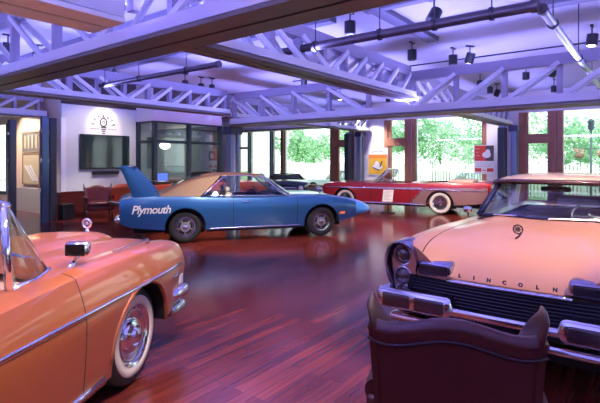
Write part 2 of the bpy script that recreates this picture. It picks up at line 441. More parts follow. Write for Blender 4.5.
MB().box((XG+.06,YG+.13,.25),(XG+.07,YT-.10,2.96)).build('pane', GLASS, pg)
# office back wall with a bright window of its own
yb = 17.6
mb = MB(); mb.box((XG,yb,0),(XG2-.1,yb+.15,.5)).box((XG,yb,2.7),(XG2-.1,yb+.15,ZC)).box((XG,yb,.5),(XG+.3,yb+.15,2.7)).box((XG+1.3,yb,.5),(XG+1.6,yb+.15,2.7)).box((XG,YT+.2,0),(XG+.14,yb,ZC))
struct('wall_office', mb, mat('office_wall', (.10,.125,.135), .7))
struct('window_51', MB().box((XG+.3,yb+.07,.5),(XG+1.3,yb+.08,2.7)).box((XG+1.6,yb+.07,.5),(XG2-.1,yb+.08,2.7)), GLASS)
# things in the office
t = thing('pendant_lamp', 'round white glowing globe lamp hanging inside the glazed office', 'lamp', (wall_x(165,14.6),14.6,2.25))
MB().ball((0,0,0), .2, 18, sc=(1,1,.72)).build('lamp_shade', mat('globe_glow', (.9,.88,.8), .5, emit=(1,.95,.85), es=2.5), t, True)
MB().cyl((0,0,.13), .008, ZC-2.25-.13).build('cord', BLACK, t); MB().cyl((0,0,.12), .05, .05).build('lamp_cap', BLACK, t)
t = thing('office_desk', 'dark desk standing behind the glass of the office', 'desk', (10.6,15.6,0))
MB().box((-.8,-.35,.71),(.8,.35,.75),.008).build('desk_top', mat('desk_wood', (.08,.05,.04), .4), t)
for sx in (-1,1): MB().box((sx*.74-.03,-.33,0),(sx*.74+.03,.33,.71)).build('side_panel', mat('desk_wood'), t)
t = thing('computer_screen', 'blue lit computer screen on the office desk', 'screen', (wall_x(163,15.4),15.45,.75))
MB().box((-.1,-.1,0),(.1,.1,.015)).box((-.02,-.0,.0),(.02,.03,.15)).build('stand', BLACK, t)
MB().box((-.26,-.015,.12),(.26,.02,.45),.006).build('housing', BLACK, t)
MB().box((-.24,-.018,.14),(.24,-.015,.43)).build('display', mat('screen_blue', (.05,.1,.5), .3, emit=(.1,.2,1.), es=1.2), t)
# ------------------------------------------------------------------ trusses
steel = mat('truss_paint', (.70,.69,.74), .45)
steel_d = mat('truss_paint_grey_shade', (.36,.33,.43), .45)  # darker truss copy; unlit side of the top chords put into the paint
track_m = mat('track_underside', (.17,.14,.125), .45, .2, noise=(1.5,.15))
def truss(label, axis, c, lo, hi, z0, zt, posts, centre, tw=.29, cw=.54, ch=.17, tlo=None, thi=None, topw=.16, tm=None):
    """axis 'x': runs along x at y=c; 'y': runs along y at x=c.  diagonals fall towards `centre`"""
    root = thing('roof_truss', label, 'truss', (lo,c,z0) if axis == 'x' else (c,lo,z0), 0 if axis == 'x' else pi/2, 'roof trusses')
    L = hi-lo; a = (tlo if tlo is not None else lo)-lo; b = (thi if thi is not None else hi)-lo; H = zt-z0
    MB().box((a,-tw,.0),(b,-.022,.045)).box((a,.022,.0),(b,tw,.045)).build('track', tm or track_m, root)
    MB().box((a,-.05,.012),(b,.05,.06)).build('track_slot', DARK, root)
    MB().box((a,-cw/2,.06),(b,cw/2,.06+ch)).build('bottom_chord', steel, root)
    MB().box((a,-topw/2,H-.2),(b,topw/2,H)).build('top_chord', steel_d, root)
    P = [p-lo for p in posts]; c0 = centre-lo
    for p in P: MB().box((p-.045,-.06,.06+ch),(p+.045,.06,H-.2)).build('post', steel_d, root)
    PP = sorted(P)
    for p, q in zip(PP, PP[1:]):
        m = (p+q)/2
        if m < c0: A, B_ = (p,0,H-.16), (q-.02,0,.06+ch*.6)
        else: A, B_ = (q,0,H-.16), (p+.02,0,.06+ch*.6)
        mb = MB()
        for s in (-1, 1): mb.bar((A[0],s*.085,A[2]), (B_[0],s*.16,B_[2]), .05, .075)
        mb.build('diagonal', steel, root)
    return root
nA = [5.57-1.34*1, 5.57, 6.92, 8.39, 9.7]
truss('long grey-undersided truss nearest the camera, crossing the upper left', 'y', XA, -9, 14.0, Z1, 4.22, [-8.5,-7.1,-5.7,-4.3,-2.9,-1.5,-.1,1.3,2.75,4.2,5.57,6.92,8.39,9.75,11.2,12.6,13.8], 5.57, ch=.14)
pc = [YB-.95*k for k in range(14) if YB-.95*k > -8.8][::-1]+[YB+1.12*k for k in range(1,6)]
truss('long violet truss spanning the middle above the winged coupe', 'y', XC, -9, 9.75, Z2, 3.66, pc, YB, ch=.15)
pb = [3.55+.64*k for k in range(9)]+[9.3]
truss('sloping truss running from the near truss to the middle of the long violet truss', 'x', YB, 3.05, 9.62, Z1, ZT, pb, 6.2, tlo=3.50, thi=9.36, tw=.21, cw=.40, ch=.11)
truss('truss with pale duct over it at the upper left corner', 'x', YB, -7, 2.75, Z1, 4.22, [-6.8+.68*k for k in range(15)], -2, tlo=-7, thi=2.45, tm=mat('plate_lit_white', (.85,.85,.88), .4))  # paler track plate stands in for light on its underside
truss('truss in front of the television wall', 'x', YL, 3.05, 9.5, Z1, ZT, pb, 5.94, tlo=3.50, thi=9.36, tw=.21, cw=.40, ch=.11)
truss('truss end reaching the window wall left of the yellow poster', 'x', YL+.6, 9.95, 18.75, Z1, ZT, [10.05+.665*k for k in range(14)], 13.8, tw=.21, cw=.40, ch=.11)
truss('truss end reaching the window wall right of the red poster', 'x', YB+.2, 9.95, 18.75, Z1, ZT, [10.05+.665*k for k in range(14)], 13.8, tw=.21, cw=.40, ch=.11)
truss('far truss crossing behind the poster wall at left', 'x', 15.2, -3, 6.6, Z1, ZT, [-2.8+.66*k for k in range(15)], 2.5)
truss('distant truss beyond the office, parallel to the window wall', 'y', 15.4, 10.1, 20.4, Z1, ZT, [10.2+.9*k for k in range(12)], 15)
truss('unseen truss added behind the camera to carry violet strips', 'y', -3.25, -9, 14.0, Z1, 4.22, [-8.5+1.4*k for k in range(17)], 5.57)  # added so its strips light the near faces of the first truss
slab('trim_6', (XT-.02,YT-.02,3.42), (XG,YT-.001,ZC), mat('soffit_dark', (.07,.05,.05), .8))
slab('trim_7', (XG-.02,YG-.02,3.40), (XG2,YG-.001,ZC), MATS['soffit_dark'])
# ceiling duct above the near left truss
t = thing('ceiling_duct', 'pale rectangular ventilation duct at the upper left corner', 'duct', (0,YB+.12,3.24))
MB().box((-7,-.2,0),(2.6,.22,.30),.02).build('duct_body', mat('duct_metal', (.62,.62,.68), .4, .3), t)
mb = MB()
for x in (-5,-3.4,-1.8,-.2,1.0,1.9): mb.box((x-.025,-.215,-.012),(x+.025,.235,.315))
mb.build('duct_flange', steel_d, t)
# secondary ceiling beams
mb_m = mat('beam_dark', (.12,.11,.15), .6)
for i, (lab, a, b) in enumerate([('flat ceiling joist left of the sloping truss', (4.9,4.6,ZC-.1), (5.15,20,ZC)), ('flat ceiling joist beside the long violet truss', (8.3,-8.9,ZC-.1), (8.55,4.0,ZC)), ('flat ceiling joist close above the sloping truss', (3.4,3.6,ZC-.09), (9.5,3.85,ZC)), ('flat ceiling joist right of the upper pipe run', (6.85,-8.9,ZC-.1), (7.0,3.9,ZC)), ('flat ceiling joist nearest the near truss, above the pipes', (4.2,-8.9,ZC-.1), (4.35,3.9,ZC)), ('flat ceiling joist over the television truss bay', (6.9,4.6,ZC-.1), (7.1,20,ZC)), ('flat ceiling joist beyond the long violet truss', (12.8,-8.9,ZC-.12), (13.05,20,ZC))]):
    tag(MB().box(a, b).build('ceiling_joist', mb_m), lab, 'beam', 'flat joists under the ceiling')
# pipes
pipe_m = mat('pipe_dark', (.045,.032,.04), .4, .2); pipe_l = mat('pipe_silver', (.30,.31,.35), .4, .5)
def pipe(label, a, b, r, m, hangers):
    t = thing('hanging_pipe', label, 'pipe', a); A, B_ = Vector(a), Vector(b); D = B_-A
    MB().tube([(0,0,0), D], r, 12).build('pipe_body', m, t, True, 40)
    for e in (Vector((0,0,0)), D):
        d = D.normalized()*.035; MB().tube([e-d, e+d], r*1.25, 12).build('end_cap', pipe_m, t, True, 40)
    for f in hangers:
        p = D*f; MB().tube([p+Vector((0,0,r)), (p.x,p.y,ZC-a[2])], .008, 5).build('hanger_rod', BLACK, t)
        dd = D.normalized()*.02; MB().tube([p-dd, p+dd], r*1.3, 12).build('pipe_clamp', BLACK, t, True, 40)
zp = 3.37
pipe('dark pipe hung below the ceiling, ending over the sloping truss', (5.5,1.02,zp), (5.5,4.75,zp), .062, pipe_m, (.12,.3,.5,.78))
pipe('dark pipe hung in front of the television wall truss', (5.5,6.0,zp), (5.5,10.3,zp), .05, pipe_m, (.2,.55,.85))
pipe('silver pipe running away to the upper right', (5.68,.98,zp), (12.5,.98,zp), .05, pipe_l, (.1,.45,.75))
# ------------------------------------------------------------------ spotlights on the ceiling
spot_glow = mat('lamp_lens', (1,.9,.75), .3, emit=(1,.86,.62), es=14.)
def spotlight(px, py, label, z=4.05, size=.095, h=.2, tilt=0, az=0, glow=False):
    x, y, z = at_height(px, py, z)
    t = thing('track_spotlight', label, 'spotlight', (x,y,z), az, 'track spotlights')
    M = Matrix.Rotation(tilt, 4, 'X')
    MB().tube([M @ Vector((0,0,h/2)), M @ Vector((0,0,-h/2))], size, 16).build('lamp_can', BLACK, t, True, 40)
    MB().tube([(0,0,h*.3), (0,0,ZC-z)], .014, 6).build('stem', BLACK, t)
    MB().box((-.1,-.025,ZC-z-.03),(.1,.025,ZC-z)).build('track_adapter', BLACK, t)
    mb = MB(); mb.tube([M @ Vector((0,0,-h/2-.002)), M @ Vector((0,0,-h/2-.006))], size*.75, 14); mb.build('lens', spot_glow if glow else mat('lens_dark', (.1,.1,.1), .2), t)
    return t
SP = [(350,28,'black can spotlight left of centre just above the dark pipe',0,0,0),(412,55,'black can spotlight between the dark pipe and the long violet truss',0,0,0),
 (434,16,'tilted black spotlight above the dark pipe, top centre right',.6,1.2,0),(453,60,'upright black spotlight left of the tilted lit one',0,0,0),(470,58,'tilted spotlight with lit lens above the long violet truss',.45,-.6,1),
 (592,40,'black spotlight nearest the right edge beside the silver pipe',.1,0,1),(526,76,'black spotlight seen through the violet truss web, left of the silver pipe',0,0,0),(553,73,'tilted spotlight seen through the truss web just left of the silver pipe',.4,.5,0),
 (490,90,'small black spotlight low in the truss web',0,0,0),(497,93,'tilted small spotlight low in the truss web',.5,1,0),(480,84,'smallest spotlight beside the far truss web',0,0,0),
 (304,81,'black spotlight under the sloping truss, its lens unlit',.5,-1,0),(340,97,'lit spotlight seen through the violet truss web near centre',0,0,1),(388,99,'tiny spotlight below the end of the sloping truss',0,0,0),
 (185,84,'black spotlight left of its neighbour under the brown track',.0,0,0),(201,87,'black spotlight second from the left truss pipe end',0,0,0),(212,88,'slim black spotlight third in the row above the office',0,0,0),
 (160,96,'lit spotlight above the television truss',0,0,1),(121,93,'lit black spotlight seen through the television truss',0,0,1),(114,73,'tilted black spotlight left under the near truss',.6,.8,0),
 (8,48,'black spotlight behind the near truss at far left',.2,0,0),(38,57,'tilted black spotlight behind the near truss webs',.6,-.8,0),(554,89,'small spotlight beyond the violet truss at right',0,0,0)]
for i, (px, py, lab, tl, az, g) in enumerate(SP):
    far = py > 62
    spotlight(px, py, lab, 4.02 if not far else 3.98, .10 if not far else .09, .22 if not far else .2, tl, az, bool(g))
for lab, x in (('black lighting track above the dark pipe', 6.3), ('black lighting track in the bay beyond the violet truss', 11.9)):
    tag(MB().box((x-.02,-8,ZC-.03),(x+.02,9.4,ZC-.001)).build('lighting_track', BLACK), lab, 'lighting track')
# ------------------------------------------------------------------ columns and folded partitions
colm = mat('column_steel', (.20,.25,.32), .4, .5); darkp = mat('partition_dark', (.05,.055,.07), .45, .3)
def column(label, x, y, top, w=.1):
    t = thing('steel_column', label, 'column', (x,y,0))
    MB().box((-.17,-w,0),(-.05,w,top),.01).box((.10,-w,0),(.2,w,top),.01).build('column_shaft', colm, t)
    MB().box((-.03,-.04,0),(.08,.04,top)).build('column_web', mat('column_light', (.62,.62,.7), .5), t)
    MB().box((-.25,-.2,0),(.28,.2,.03)).build('base_plate', darkp, t)
    MB().box((-.22,-.16,top-.22),(.24,.16,top)).build('column_bracket', mat('bracket_dark', (.06,.06,.10), .4, .5), t)
    return t
column('slender grey steel column standing behind the winged coupe', XC+.0, YL, Z2-.005)
column('grey steel column at the window wall right of the red poster', 18.6, YB-.08, Z1-.005)
column('grey steel column at the window wall left of the yellow poster', 18.6, YL+.86, Z1-.005)
def partition(label, x0, x1, y, n, dy, top=2.9):
    t = thing('folding_partition', label, 'partition', ((x0+x1)/2,y,0))
    for k in range(n):
        MB().box((-(x1-x0)/2, k*dy, .03), ((x1-x0)/2, k*dy+abs(dy)*.8, top)).build('panel', darkp, t)
    MB().box((-.04, 0, top), (.04, n*dy, top+.07)).build('roller', colm, t)
    return t
partition('stack of dark folding panels parked at the window wall by the red poster', 17.9, 18.35, YB+.12, 3, .08)
partition('stack of dark folding panels parked at the window wall by the yellow poster', 17.9, 18.35, YL+1.06, 3, .08)
def tall_post(label, px, Y, w, m, top=Z1, d=.18):
    x, y = on_ground(px, Y); t = thing('partition_post', label, 'post', (x,y,0))
    MB().box((-d/2,-w/2,.0),(d/2,w/2,top),.012).build('post_body', m, t)
    for z in (.9,1.7,2.5): MB().box((-d/2-.02,-w*.3,z-.05),(-d/2,w*.3,z+.05)).build('hinge', CHROME_D, t)
    return t
tall_post('blue-grey partition post left of the dark post by the television wall', 44.5, 12.6, .14, mat('post_blue', (.10,.15,.22), .3, .6), 2.9)
tall_post('dark post between the blue-grey post and the television wall', 52, 13.2, .20, darkp, 2.9)
tall_post('dark grey post left of the two framed pictures', 12, 13.8, .20, mat('post_grey', (.10,.11,.13), .4, .4), 2.9)
x, y = on_ground(29, 14.6)
# framed pictures on the return wall
def picture(label, px0, px1, z0, z1, kind):
    y0, y1 = wall_y(px1, XT-.03), wall_y(px0, XT-.03)
    t = thing('framed_picture', label, 'picture', (XT-.03,(y0+y1)/2,z0)); w = (y1-y0)/2; h = z1-z0
    MB().box((-.0,-w,0),(.028,w,h)).build('backing', mat('print_'+kind, (.20,.22,.25) if kind == 'dark' else (.42,.48,.58), .4, noise=(6,.7)), t)
    f = MB()
    for s in (-1,1): f.box((-.02,s*w-.02,-.02),(.028,s*w+.02,h+.02)); 
    for z in (0,h): f.box((-.02,-w,z-.02),(.028,w,z+.02))
    f.build('frame', mat('frame_gold', (.35,.26,.18), .5), t)
    mb = MB()
    if kind == 'dark':
        for k in range(4): mb.box((-.012,-w+w*(.25+.45*k),.1),(-.001,-w+w*(.25+.45*k)+.12,h-.1))
        mb.build('image_arches', mat('print_pale', (.55,.5,.38), .5), t)
    else:
        for k in range(3): mb.bar((-.006,-w*.8+k*.15,h*.1), (-.006,w*.1+k*.2,h*.6), .01, .06)
        mb.build('image_road', mat('print_lightblue', (.7,.75,.85), .5), t)
picture('upper framed picture with dark arches on the peach wall', 23, 39.5, 1.98, 2.62, 'dark')
picture('lower framed pale blue picture on the peach wall', 23, 39.5, .92, 1.92, 'pale')
# television, soundbar, logo, chair at the wall
tx0, tx1 = wall_x(80, YT-.05), wall_x(129, YT-.05)
t = thing('television', 'large flat black television mounted on the white wall', 'television', ((tx0+tx1)/2,YT-.06,1.42)); w = (tx1-tx0)/2; h = 1.10
MB().box((-w,-.03,0),(w,.03,h),.012).build('housing', mat('tv_black', (.01,.011,.013), .25), t)
MB().box((-w+.03,-.033,.05),(w-.03,-.030,h-.03)).build('screen', mat('tv_screen', (.02,.035,.035), .06, spec=.8), t)
MB().box((-.3,.03,.3),(.3,.06,.8)).build('wall_mount', BLACK, t)
t = thing('soundbar', 'slim black soundbar below the wall television', 'speaker', ((tx0+tx1)/2,YT-.06,1.24))
MB().box((-.45,-.05,0),(.45,.05,.11),.02).build('housing', mat('tv_black'), t); MB().box((-.43,-.053,.015),(.43,-.05,.095)).build('grille', BLACK, t); MB().box((-.2,.05,.03),(.2,.06,.08)).build('wall_bracket', BLACK, t)
# wall logo: arched word over a lamp-like emblem
lx, lz = wall_x(103.5, YT), 3.08
t = thing('wall_logo', 'black circular logo with arched lettering on wall above the television', 'logo', (lx,YT-.004,lz-.35)); ink = mat('logo_ink', (.03,.03,.035), .6)
letters = 'STORATE'; R0 = .33
for i, chh in enumerate(letters):
    a = radians(72-24*i)
    M = Matrix.Translation((-R0*sin(a), 0, R0*cos(a)+.02)) @ Matrix.Rotation(-a, 4, 'Y') @ Matrix.Rotation(pi/2, 4, 'X')
    text_obj('letter', chh, .125, ink, t, M, .003, offset=.003)
mb = MB().tube([(.11*cos(2*pi*k/20),0,.20+.13*sin(2*pi*k/20)) for k in range(20)], .02, 4, closed=True)
mb.tube([(-.05,0,.17),(.02,0,.26),(.05,0,.16)], .012, 4)
for k, w in enumerate((.10,.085,.06,.045)): mb.box((-w,-.003,.02-.065*k),(w,.003,.055-.065*k))
mb.build('emblem', ink, t)
mb = MB()
for k in range(8): mb.box((-.38+.097*k,-.002,-.37),(-.38+.097*k+.06,.002,-.32))
for s in (-1,1):
    for k in range(3): mb.box((s*(.2+.1*k)-.035,-.002,-.04),(s*(.2+.1*k)+.035,.002,-.005))
mb.build('small_lettering', mat('logo_grey', (.30,.27,.27), .6), t)
# ------------------------------------------------------------------ wing chairs
leather = mat('oxblood_leather', (.10,.016,.011), .30, coat=.5, coat_rough=.25, noise=(14,.25))
nail = mat('brass_nail', (.45,.3,.15), .3, 1.)
def wing_chair(label, loc, rotz, W_=.36, H=1.08):
    """faces local +y; back panel on the -y side"""
    t = thing('wing_chair', label, 'armchair', loc, rotz, 'wing chairs')
    # back: an arched panel, slightly raked, with a padded rolled top
    n = 17; us = frange(-1, 1, n)
    def topz(u): return H-.085+.06*(.5+.5*cos(pi*min(1,abs(u)/.8)))+.02*max(0,(abs(u)-.85)/.15)
    def yb(u, z): return -.36-.10*(z-.2)+.05*u*u
    rows_b = [[(W_*(u*(1-.04*(1-z))), yb(u, zz), zz) for u in us] for z in frange(0, 1, 8) for zz in [.2+(0)*z]]
    back = []
    for k in range(9):
        f = k/8; back.append([((W_+.048)*u*(.95+.05*f-.03*sin(pi*f)), yb(u, .2+(topz(u)-.2)*f), .2+(topz(u)-.2)*f) for u in us])
    front = [[(x, y+.10, z) for x, y, z in r] for r in back]
    mb = MB(); mb.grid(back); mb.grid(front)
    for r1, r2 in ((back[0], front[0]), (back[-1], front[-1])): mb.grid([r1, r2])
    for j in (0, n-1): mb.grid([[r[j] for r in back], [r[j] for r in front]])
    mb.build('backrest', leather, t, True, 50)
    MB().tube([(x, y+.045, z+.0) for x, y, z in back[-1]], [.03]+[.041]*(n-2)+[.03], 12).build('top_roll', leather, t, True)
    MB().tube([(x, y-.004, z-.05) for x, y, z in back[-1]], .0085, 6).build('welt', mat('welt_dark', (.03,.006,.008), .4), t, True)
    for s in (-1, 1):
        mb = MB(); rows = []
        for k in range(9):
            f = k/8; z = .42+(H+.035-.42)*f
            depth = .60-.10*f-.30*max(0,(f-.45)/.55)**1.6
            ys = -.33-.10*(z-.2)
            out = .0+.045*max(0,(f-.5)/.5)**1.5
            th = .042+.006*sin(pi*f)-.008*f-.016*max(0,(f-.7)/.3)
            r = []
            for q in range(12):
                a = 2*pi*q/12; r.append((s*(W_+out+th*.8*cos(a)), ys+depth/2+depth/2*sin(a)*(1 if abs(sin(a)) < .95 else 1), z))
            rows.append(r)
        top = rows[-1]; cx = sum(p[0] for p in top)/12; cy = sum(p[1] for p in top)/12
        rows.append([(cx+(p[0]-cx)*.6, cy+(p[1]-cy)*.75, p[2]+.028) for p in top]); rows.append([(cx+(p[0]-cx)*.1, cy+(p[1]-cy)*.2, p[2]+.04) for p in top])
        mb.grid(rows, close_v=True, cap=True); mb.build('wing', leather, t, True)
        mb = MB().box((s*(W_-.03),-.32,.22),(s*(W_+.07),.34,.56),.02); mb.tube([(s*(W_+.02),-.30,.58),(s*(W_+.02),.36,.60),(s*(W_+.02),.385,.58)], [.06,.068,.045], 14); mb.build('armrest', leather, t, True, 50)
        mb = MB()
        for k in range(9): mb.ball((s*(W_+.02)+.055*cos(pi*k/8), .388, .585+.055*sin(pi*k/8)), .007, 6)
        mb.build('nailheads', nail, t)
        for yy in (.30, -.36):
            MB().tube([(s*(W_-.0),yy,.235),(s*(W_+.01),yy+(.02 if yy>0 else -.03),.12),(s*(W_-.0),yy+(.0 if yy>0 else -.07),0)], [.035,.028,.02], 8).build('leg', mat('leg_wood', (.05,.02,.015), .35), t, True)
    MB().box((-W_+.03,-.36,.22),(W_-.03,.33,.37),.03).build('seat_frame', leather, t, True, 50)
    MB().box((-W_+.035,-.28,.37),(W_-.035,.36,.48),.045,seg=3).build('seat', leather, t, True, 50)
    return t
xa, ya = W(.335, 2.13); xb, yb_ = W(1.005, 1.915)
cdir = atan2(yb_-ya, xb-xa)
c = Vector(((xa+xb)/2,(ya+yb_)/2,0)); nrm = Vector((-sin(cdir), cos(cdir), 0))
wing_chair('dark red leather wing chair in the foreground with its back to the camera', c+nrm*.44, cdir, .335, .985)
x, y = on_ground(95, 14.0)
wing_chair('maroon leather wing chair standing below the wall television', (x-.05,13.15,0), radians(156), .34, .93)
t = thing('floor_bin', 'small black box standing on the floor left of the wall chair', 'box', (*on_ground(66, 13.3),0)); MB().box((-.16,-.16,0),(.16,.16,.42),.01).build('box_body', BLACK, t); MB().box((-.17,-.17,.42),(.17,.17,.45),.008).build('lid', BLACK, t)
# ------------------------------------------------------------------ posters on the pillars
def poster(label, px0, px1, py0, py1, kind):
    x = XW-.06 if kind == 'red' else XW-.06
    y0, y1 = wall_y(px1, x), wall_y(px0, x); u = ((px0+px1)/2-300)/F_PX; Y = x/(SA+CA*u)
    z1, z0 = CAM_H+(160-py0)*Y/F_PX, CAM_H+(160-py1)*Y/F_PX
    t = thing('poster', label, 'poster', (x,(y0+y1)/2,z0)); w = (y1-y0)/2; h = z1-z0
    MB().box((0,-w,0),(.03,w,h)).build('board', mat('poster_white', (.80,.77,.77), .5), t)
    MB().box((.03,-.05,h*.3),(.06,.05,h*.7)).build('mount', BLACK, t)
    # local: viewer sees +y on the left
    def q(a, b, c_, d): return (-.004, w-2*w*a, h*(1-c_)), (-.0005, w-2*w*b, h*(1-d))
    if kind == 'red':
        MB().box(*q(.03,.97,.02,.55)).build('print_field', mat('poster_red', (.62,.05,.035), .5), t)
        MB().box((-.006, *q(.58,.97,.02,.55)[0][1:]), (-.004, *q(.58,.97,.02,.55)[1][1:])).build('print_dark', mat('poster_dark', (.06,.04,.05), .5), t)
        mb = MB(); cy, cz = w-2*w*.62, h*.66
        mb.ball((-.006,cy,cz), 1, 16, sc=(.002,w*.42,h*.11)); mb.ball((-.007,cy-.05,cz+h*.10), 1, 14, sc=(.002,w*.24,h*.09)); mb.build('print_car', mat('poster_carwhite', (.75,.72,.75), .5), t)
        mb = MB()
        for k in range(3): mb.box((-.0075,w-2*w*.08,h*(.86-.12*k)),(-.005,w-2*w*(.28-.04*(k%2)),h*(.885-.12*k)))
        mb.build('print_lettering', mat('poster_orange', (.85,.35,.2), .5), t)
        MB().box(*q(.05,.36,.80,.92)).box(*q(.64,.95,.80,.92)).box(*q(.42,.58,.86,.89)).build('print_badge', mat('poster_red'), t)
        mb = MB()
        for k in range(4): mb.box(*q(.06,.94-.1*(k%2),.60+.045*k,.615+.045*k))
        mb.build('small_print', mat('poster_grey', (.55,.55,.6), .5), t)
    else:
        MB().box(*q(.03,.97,.24,.97)).build('print_field', mat('poster_yellow', (.80,.42,.04), .5, noise=(3,.35)), t)
        MB().box((-.006,w-2*w*.03,h*.62),(-.004,w-2*w*.97,h*.75)).build('print_band', mat('poster_orange2', (.75,.22,.03), .5), t)
        mb = MB(); mb.ball((-.007,0.02,h*.30), 1, 16, sc=(.002,w*.5,h*.10)); mb.ball((-.008,.05,h*.42), 1, 14, sc=(.002,w*.22,h*.09)); mb.build('print_car', mat('poster_carwhite'), t)
        mb = MB(); mb.bar((-.009,w*.5,h*.28),(-.009,-w*.15,h*.17),.004,.05); mb.bar((-.009,-w*.2,h*.3),(-.009,-w*.45,h*.52),.004,.06); mb.build('print_shadow', mat('poster_dark'), t)
        MB().tube([(-.006,w*.6-w*1.2*k/10,h*(.84+.05*sin(pi*k/10))) for k in range(11)], .012, 4).build('print_lettering', mat('poster_dark'), t)
poster('red and white poster with a pale car, hung at the right pillar', 474, 494.5, 145, 174, 'red')
poster('yellow and orange poster with a white car, hung at the left pillar', 368, 388, 148, 175, 'yellow')
# ================================================================== CARS
def side_y(p, x, z):
    zlo = p['sill'](x); t = (z-zlo)/max(p['zs'](x)-zlo, .01)
    return p['Wd'](x)*p.get('tuck', lambda x, t: 1-.06*(1-t)**2-.05*max(0,(t-.7)/.3)**2)(x, t)
def side_line(p, pts, sgn, off=.006): return [(x, sgn*(side_y(p, x, z)+off), z) for x, z in pts]
def paint(name, col, metal=.25, rough=.32, coat=.6): return mat(name, col, rough, metal, coat, coat_rough=.04)
def quad_glass(root, name, m, rows): return MB().grid(rows).build(name, m, root, True)
def lerp3(a, b, t): return tuple(a[i]+(b[i]-a[i])*t for i in range(3))
def bowed(p0, p1, p2, n=11):       # quadratic curve through three points
    out = []
    for i in range(n):
        t = i/(n-1); a = 2*(t-.5)*(t-1); b = 4*t*(1-t); c = 2*t*(t-.5)
        out.append(tuple(a*p0[k]+b*p1[k]+c*p2[k] for k in range(3)))
    return out
def windshield(root, base, top, frame_m, r=.02, gl=CARGLASS, header=True):
    quad_glass(root, 'windshield', gl, [base, [lerp3(a,b,.5) for a, b in zip(base, top)], top])
    f = MB().tube(base, r, 6); 
    if header: f.tube(top, r, 6)
    f.build('windshield_frame', frame_m, root, True)
    for a, b in ((base[0], top[0]), (base[-1], top[-1])): MB().tube([a, b], r*1.25, 8).build('pillar', frame_m, root, True)
# ---------------------------------------------------------------- blue winged coupe
BLUE = paint('paint_blue', (.020,.105,.29), .3, .3); BLUE_LIT = paint('paint_nose_blue', (.05,.24,.62), .15, .3)  # nose cone gets a lighter copy of the blue, brighter lighting painted in
hx, hy = cos(.295), sin(.295); rx, ry = -2.35-.86*hy, 9.488+.86*hx
blue = thing('coupe', 'blue fastback coupe with tall rear wing, tan roof and white lettering', 'car', (*W(rx,ry),0), .295-.917)
zs = pchip([-1.27,-1.05,-.5,0,.6,1.2,2.2,2.95,3.5,3.84], [.90,.955,.965,.955,.925,.905,.905,.895,.83,.755])
wd = pchip([-1.27,-1.1,-.6,0,.8,1.6,2.4,3.0,3.5,3.84], [.86,.92,.955,.97,.945,.94,.95,.955,.885,.78])
si = pchip([-1.27,-1.05,-.5,.3,2.6,3.4,3.84], [.44,.36,.30,.255,.255,.33,.40])
pB = dict(x0=-1.27, x1=3.84, wheels=(0,2.95), Ra=.405, zc=.33, sill=si, zs=zs, Wd=wd,
     crown=lambda x, s: (.055 if x > 2.1 else .05)*(1-s*s)*(1 if x < 3.2 else max(.3,1-(x-3.2)))+(.02*max(0,1-((s-.8)/.2)**2) if x > 2.3 else 0),
     cab=(-.1,2.18,.86), seams=(.98,2.38), door=(.98,2.38),
     tuck=lambda x, t: 1-.075*(1-t)**2-.065*max(0,(t-.62)/.38)**2)
car_shell(blue, BLUE, pB)
nose = MB(); rows = []
for f in frange(0, 1, 8):
    x = 3.845+.56*f; k = sqrt(max(0,1-f**3.2)); w = .775*(.42+.58*k)*(1-.22*f) if f < 1 else .12
    zt = .75-.16*f**1.4; zb_ = .39+.07*f**2
    zm, hh = (zt+zb_)/2, (zt-zb_)/2*(.25+.75*k)
    r = []
    for q in range(28):
        a = 2*pi*q/28; cs, sn = cos(a), sin(a); e = .55
        r.append((x, w*math.copysign(abs(cs)**e, cs), zm+hh*math.copysign(abs(sn)**e, sn)+(.05*(1-(cs)**2) if sn > 0 else 0)))
    rows.append(r)
nose.grid(rows, close_v=True, cap=True).build('nose_cone', BLUE_LIT, blue, True)
tan_m = mat('vinyl_tan', (.16,.078,.03), .55, noise=(30,.12))
# roof with wide sail panels
rows = []
base_x = [-.52,-.30,-.08,.12,.30]; top_x = [-.50,-.08,.25,.52,.74]
zr = pchip([-.52,-.1,.25,.6,1.0,1.4,1.70], [.985,1.19,1.30,1.36,1.38,1.37,1.325]); wr = pchip([-.52,0,.6,1.2,1.70],[.78,.68,.635,.63,.62])
def roof_row(xt):
    r = []
    for s in frange(1, -1, 15): r.append((xt, wr(xt)*s, zr(xt)+.05*(1-s*s)*(min(1,max(0,(xt+.52)/.6)))))
    return r
for bx, tx in zip(base_x, top_x):
    c = roof_row(tx); Lb = (bx, wd(bx)*.865, zs(bx)+.005); Rb = (bx, -Lb[1], Lb[2]); n = 4
    rows.append([lerp3(Lb, c[0], k/n) for k in range(n)]+c+[lerp3(c[-1], Rb, (k+1)/n) for k in range(n)])
mb = MB().grid(rows); cap = [roof_row(x) for x in (.74,.95,1.2,1.45,1.62,1.69)]; mb.grid(cap)
bmesh.ops.remove_doubles(mb.bm, verts=mb.bm.verts, dist=.0005)
mb.build('roof', tan_m, blue, True, 45)
quad_glass(blue, 'rear_window', TEALGLASS, [[(x, y, zr(x)+.05*(1-(y/wr(x))**2)*min(1,(x+.52)/.6)+.012) for y in frange(-.42,.42,7)] for x in (-.25,-.05,.15,.35)])
base = [(2.16,.80,.93)]+bowed((2.22,.76,.935),(2.40,0,.965),(2.22,-.76,.935),9)+[(2.16,-.80,.93)]
top = [(1.68,.605,1.325)]+bowed((1.71,.58,1.345),(1.77,0,1.385),(1.71,-.58,1.345),9)+[(1.68,-.605,1.325)]
windshield(blue, base, top, CHROME, .014, TEALGLASS)
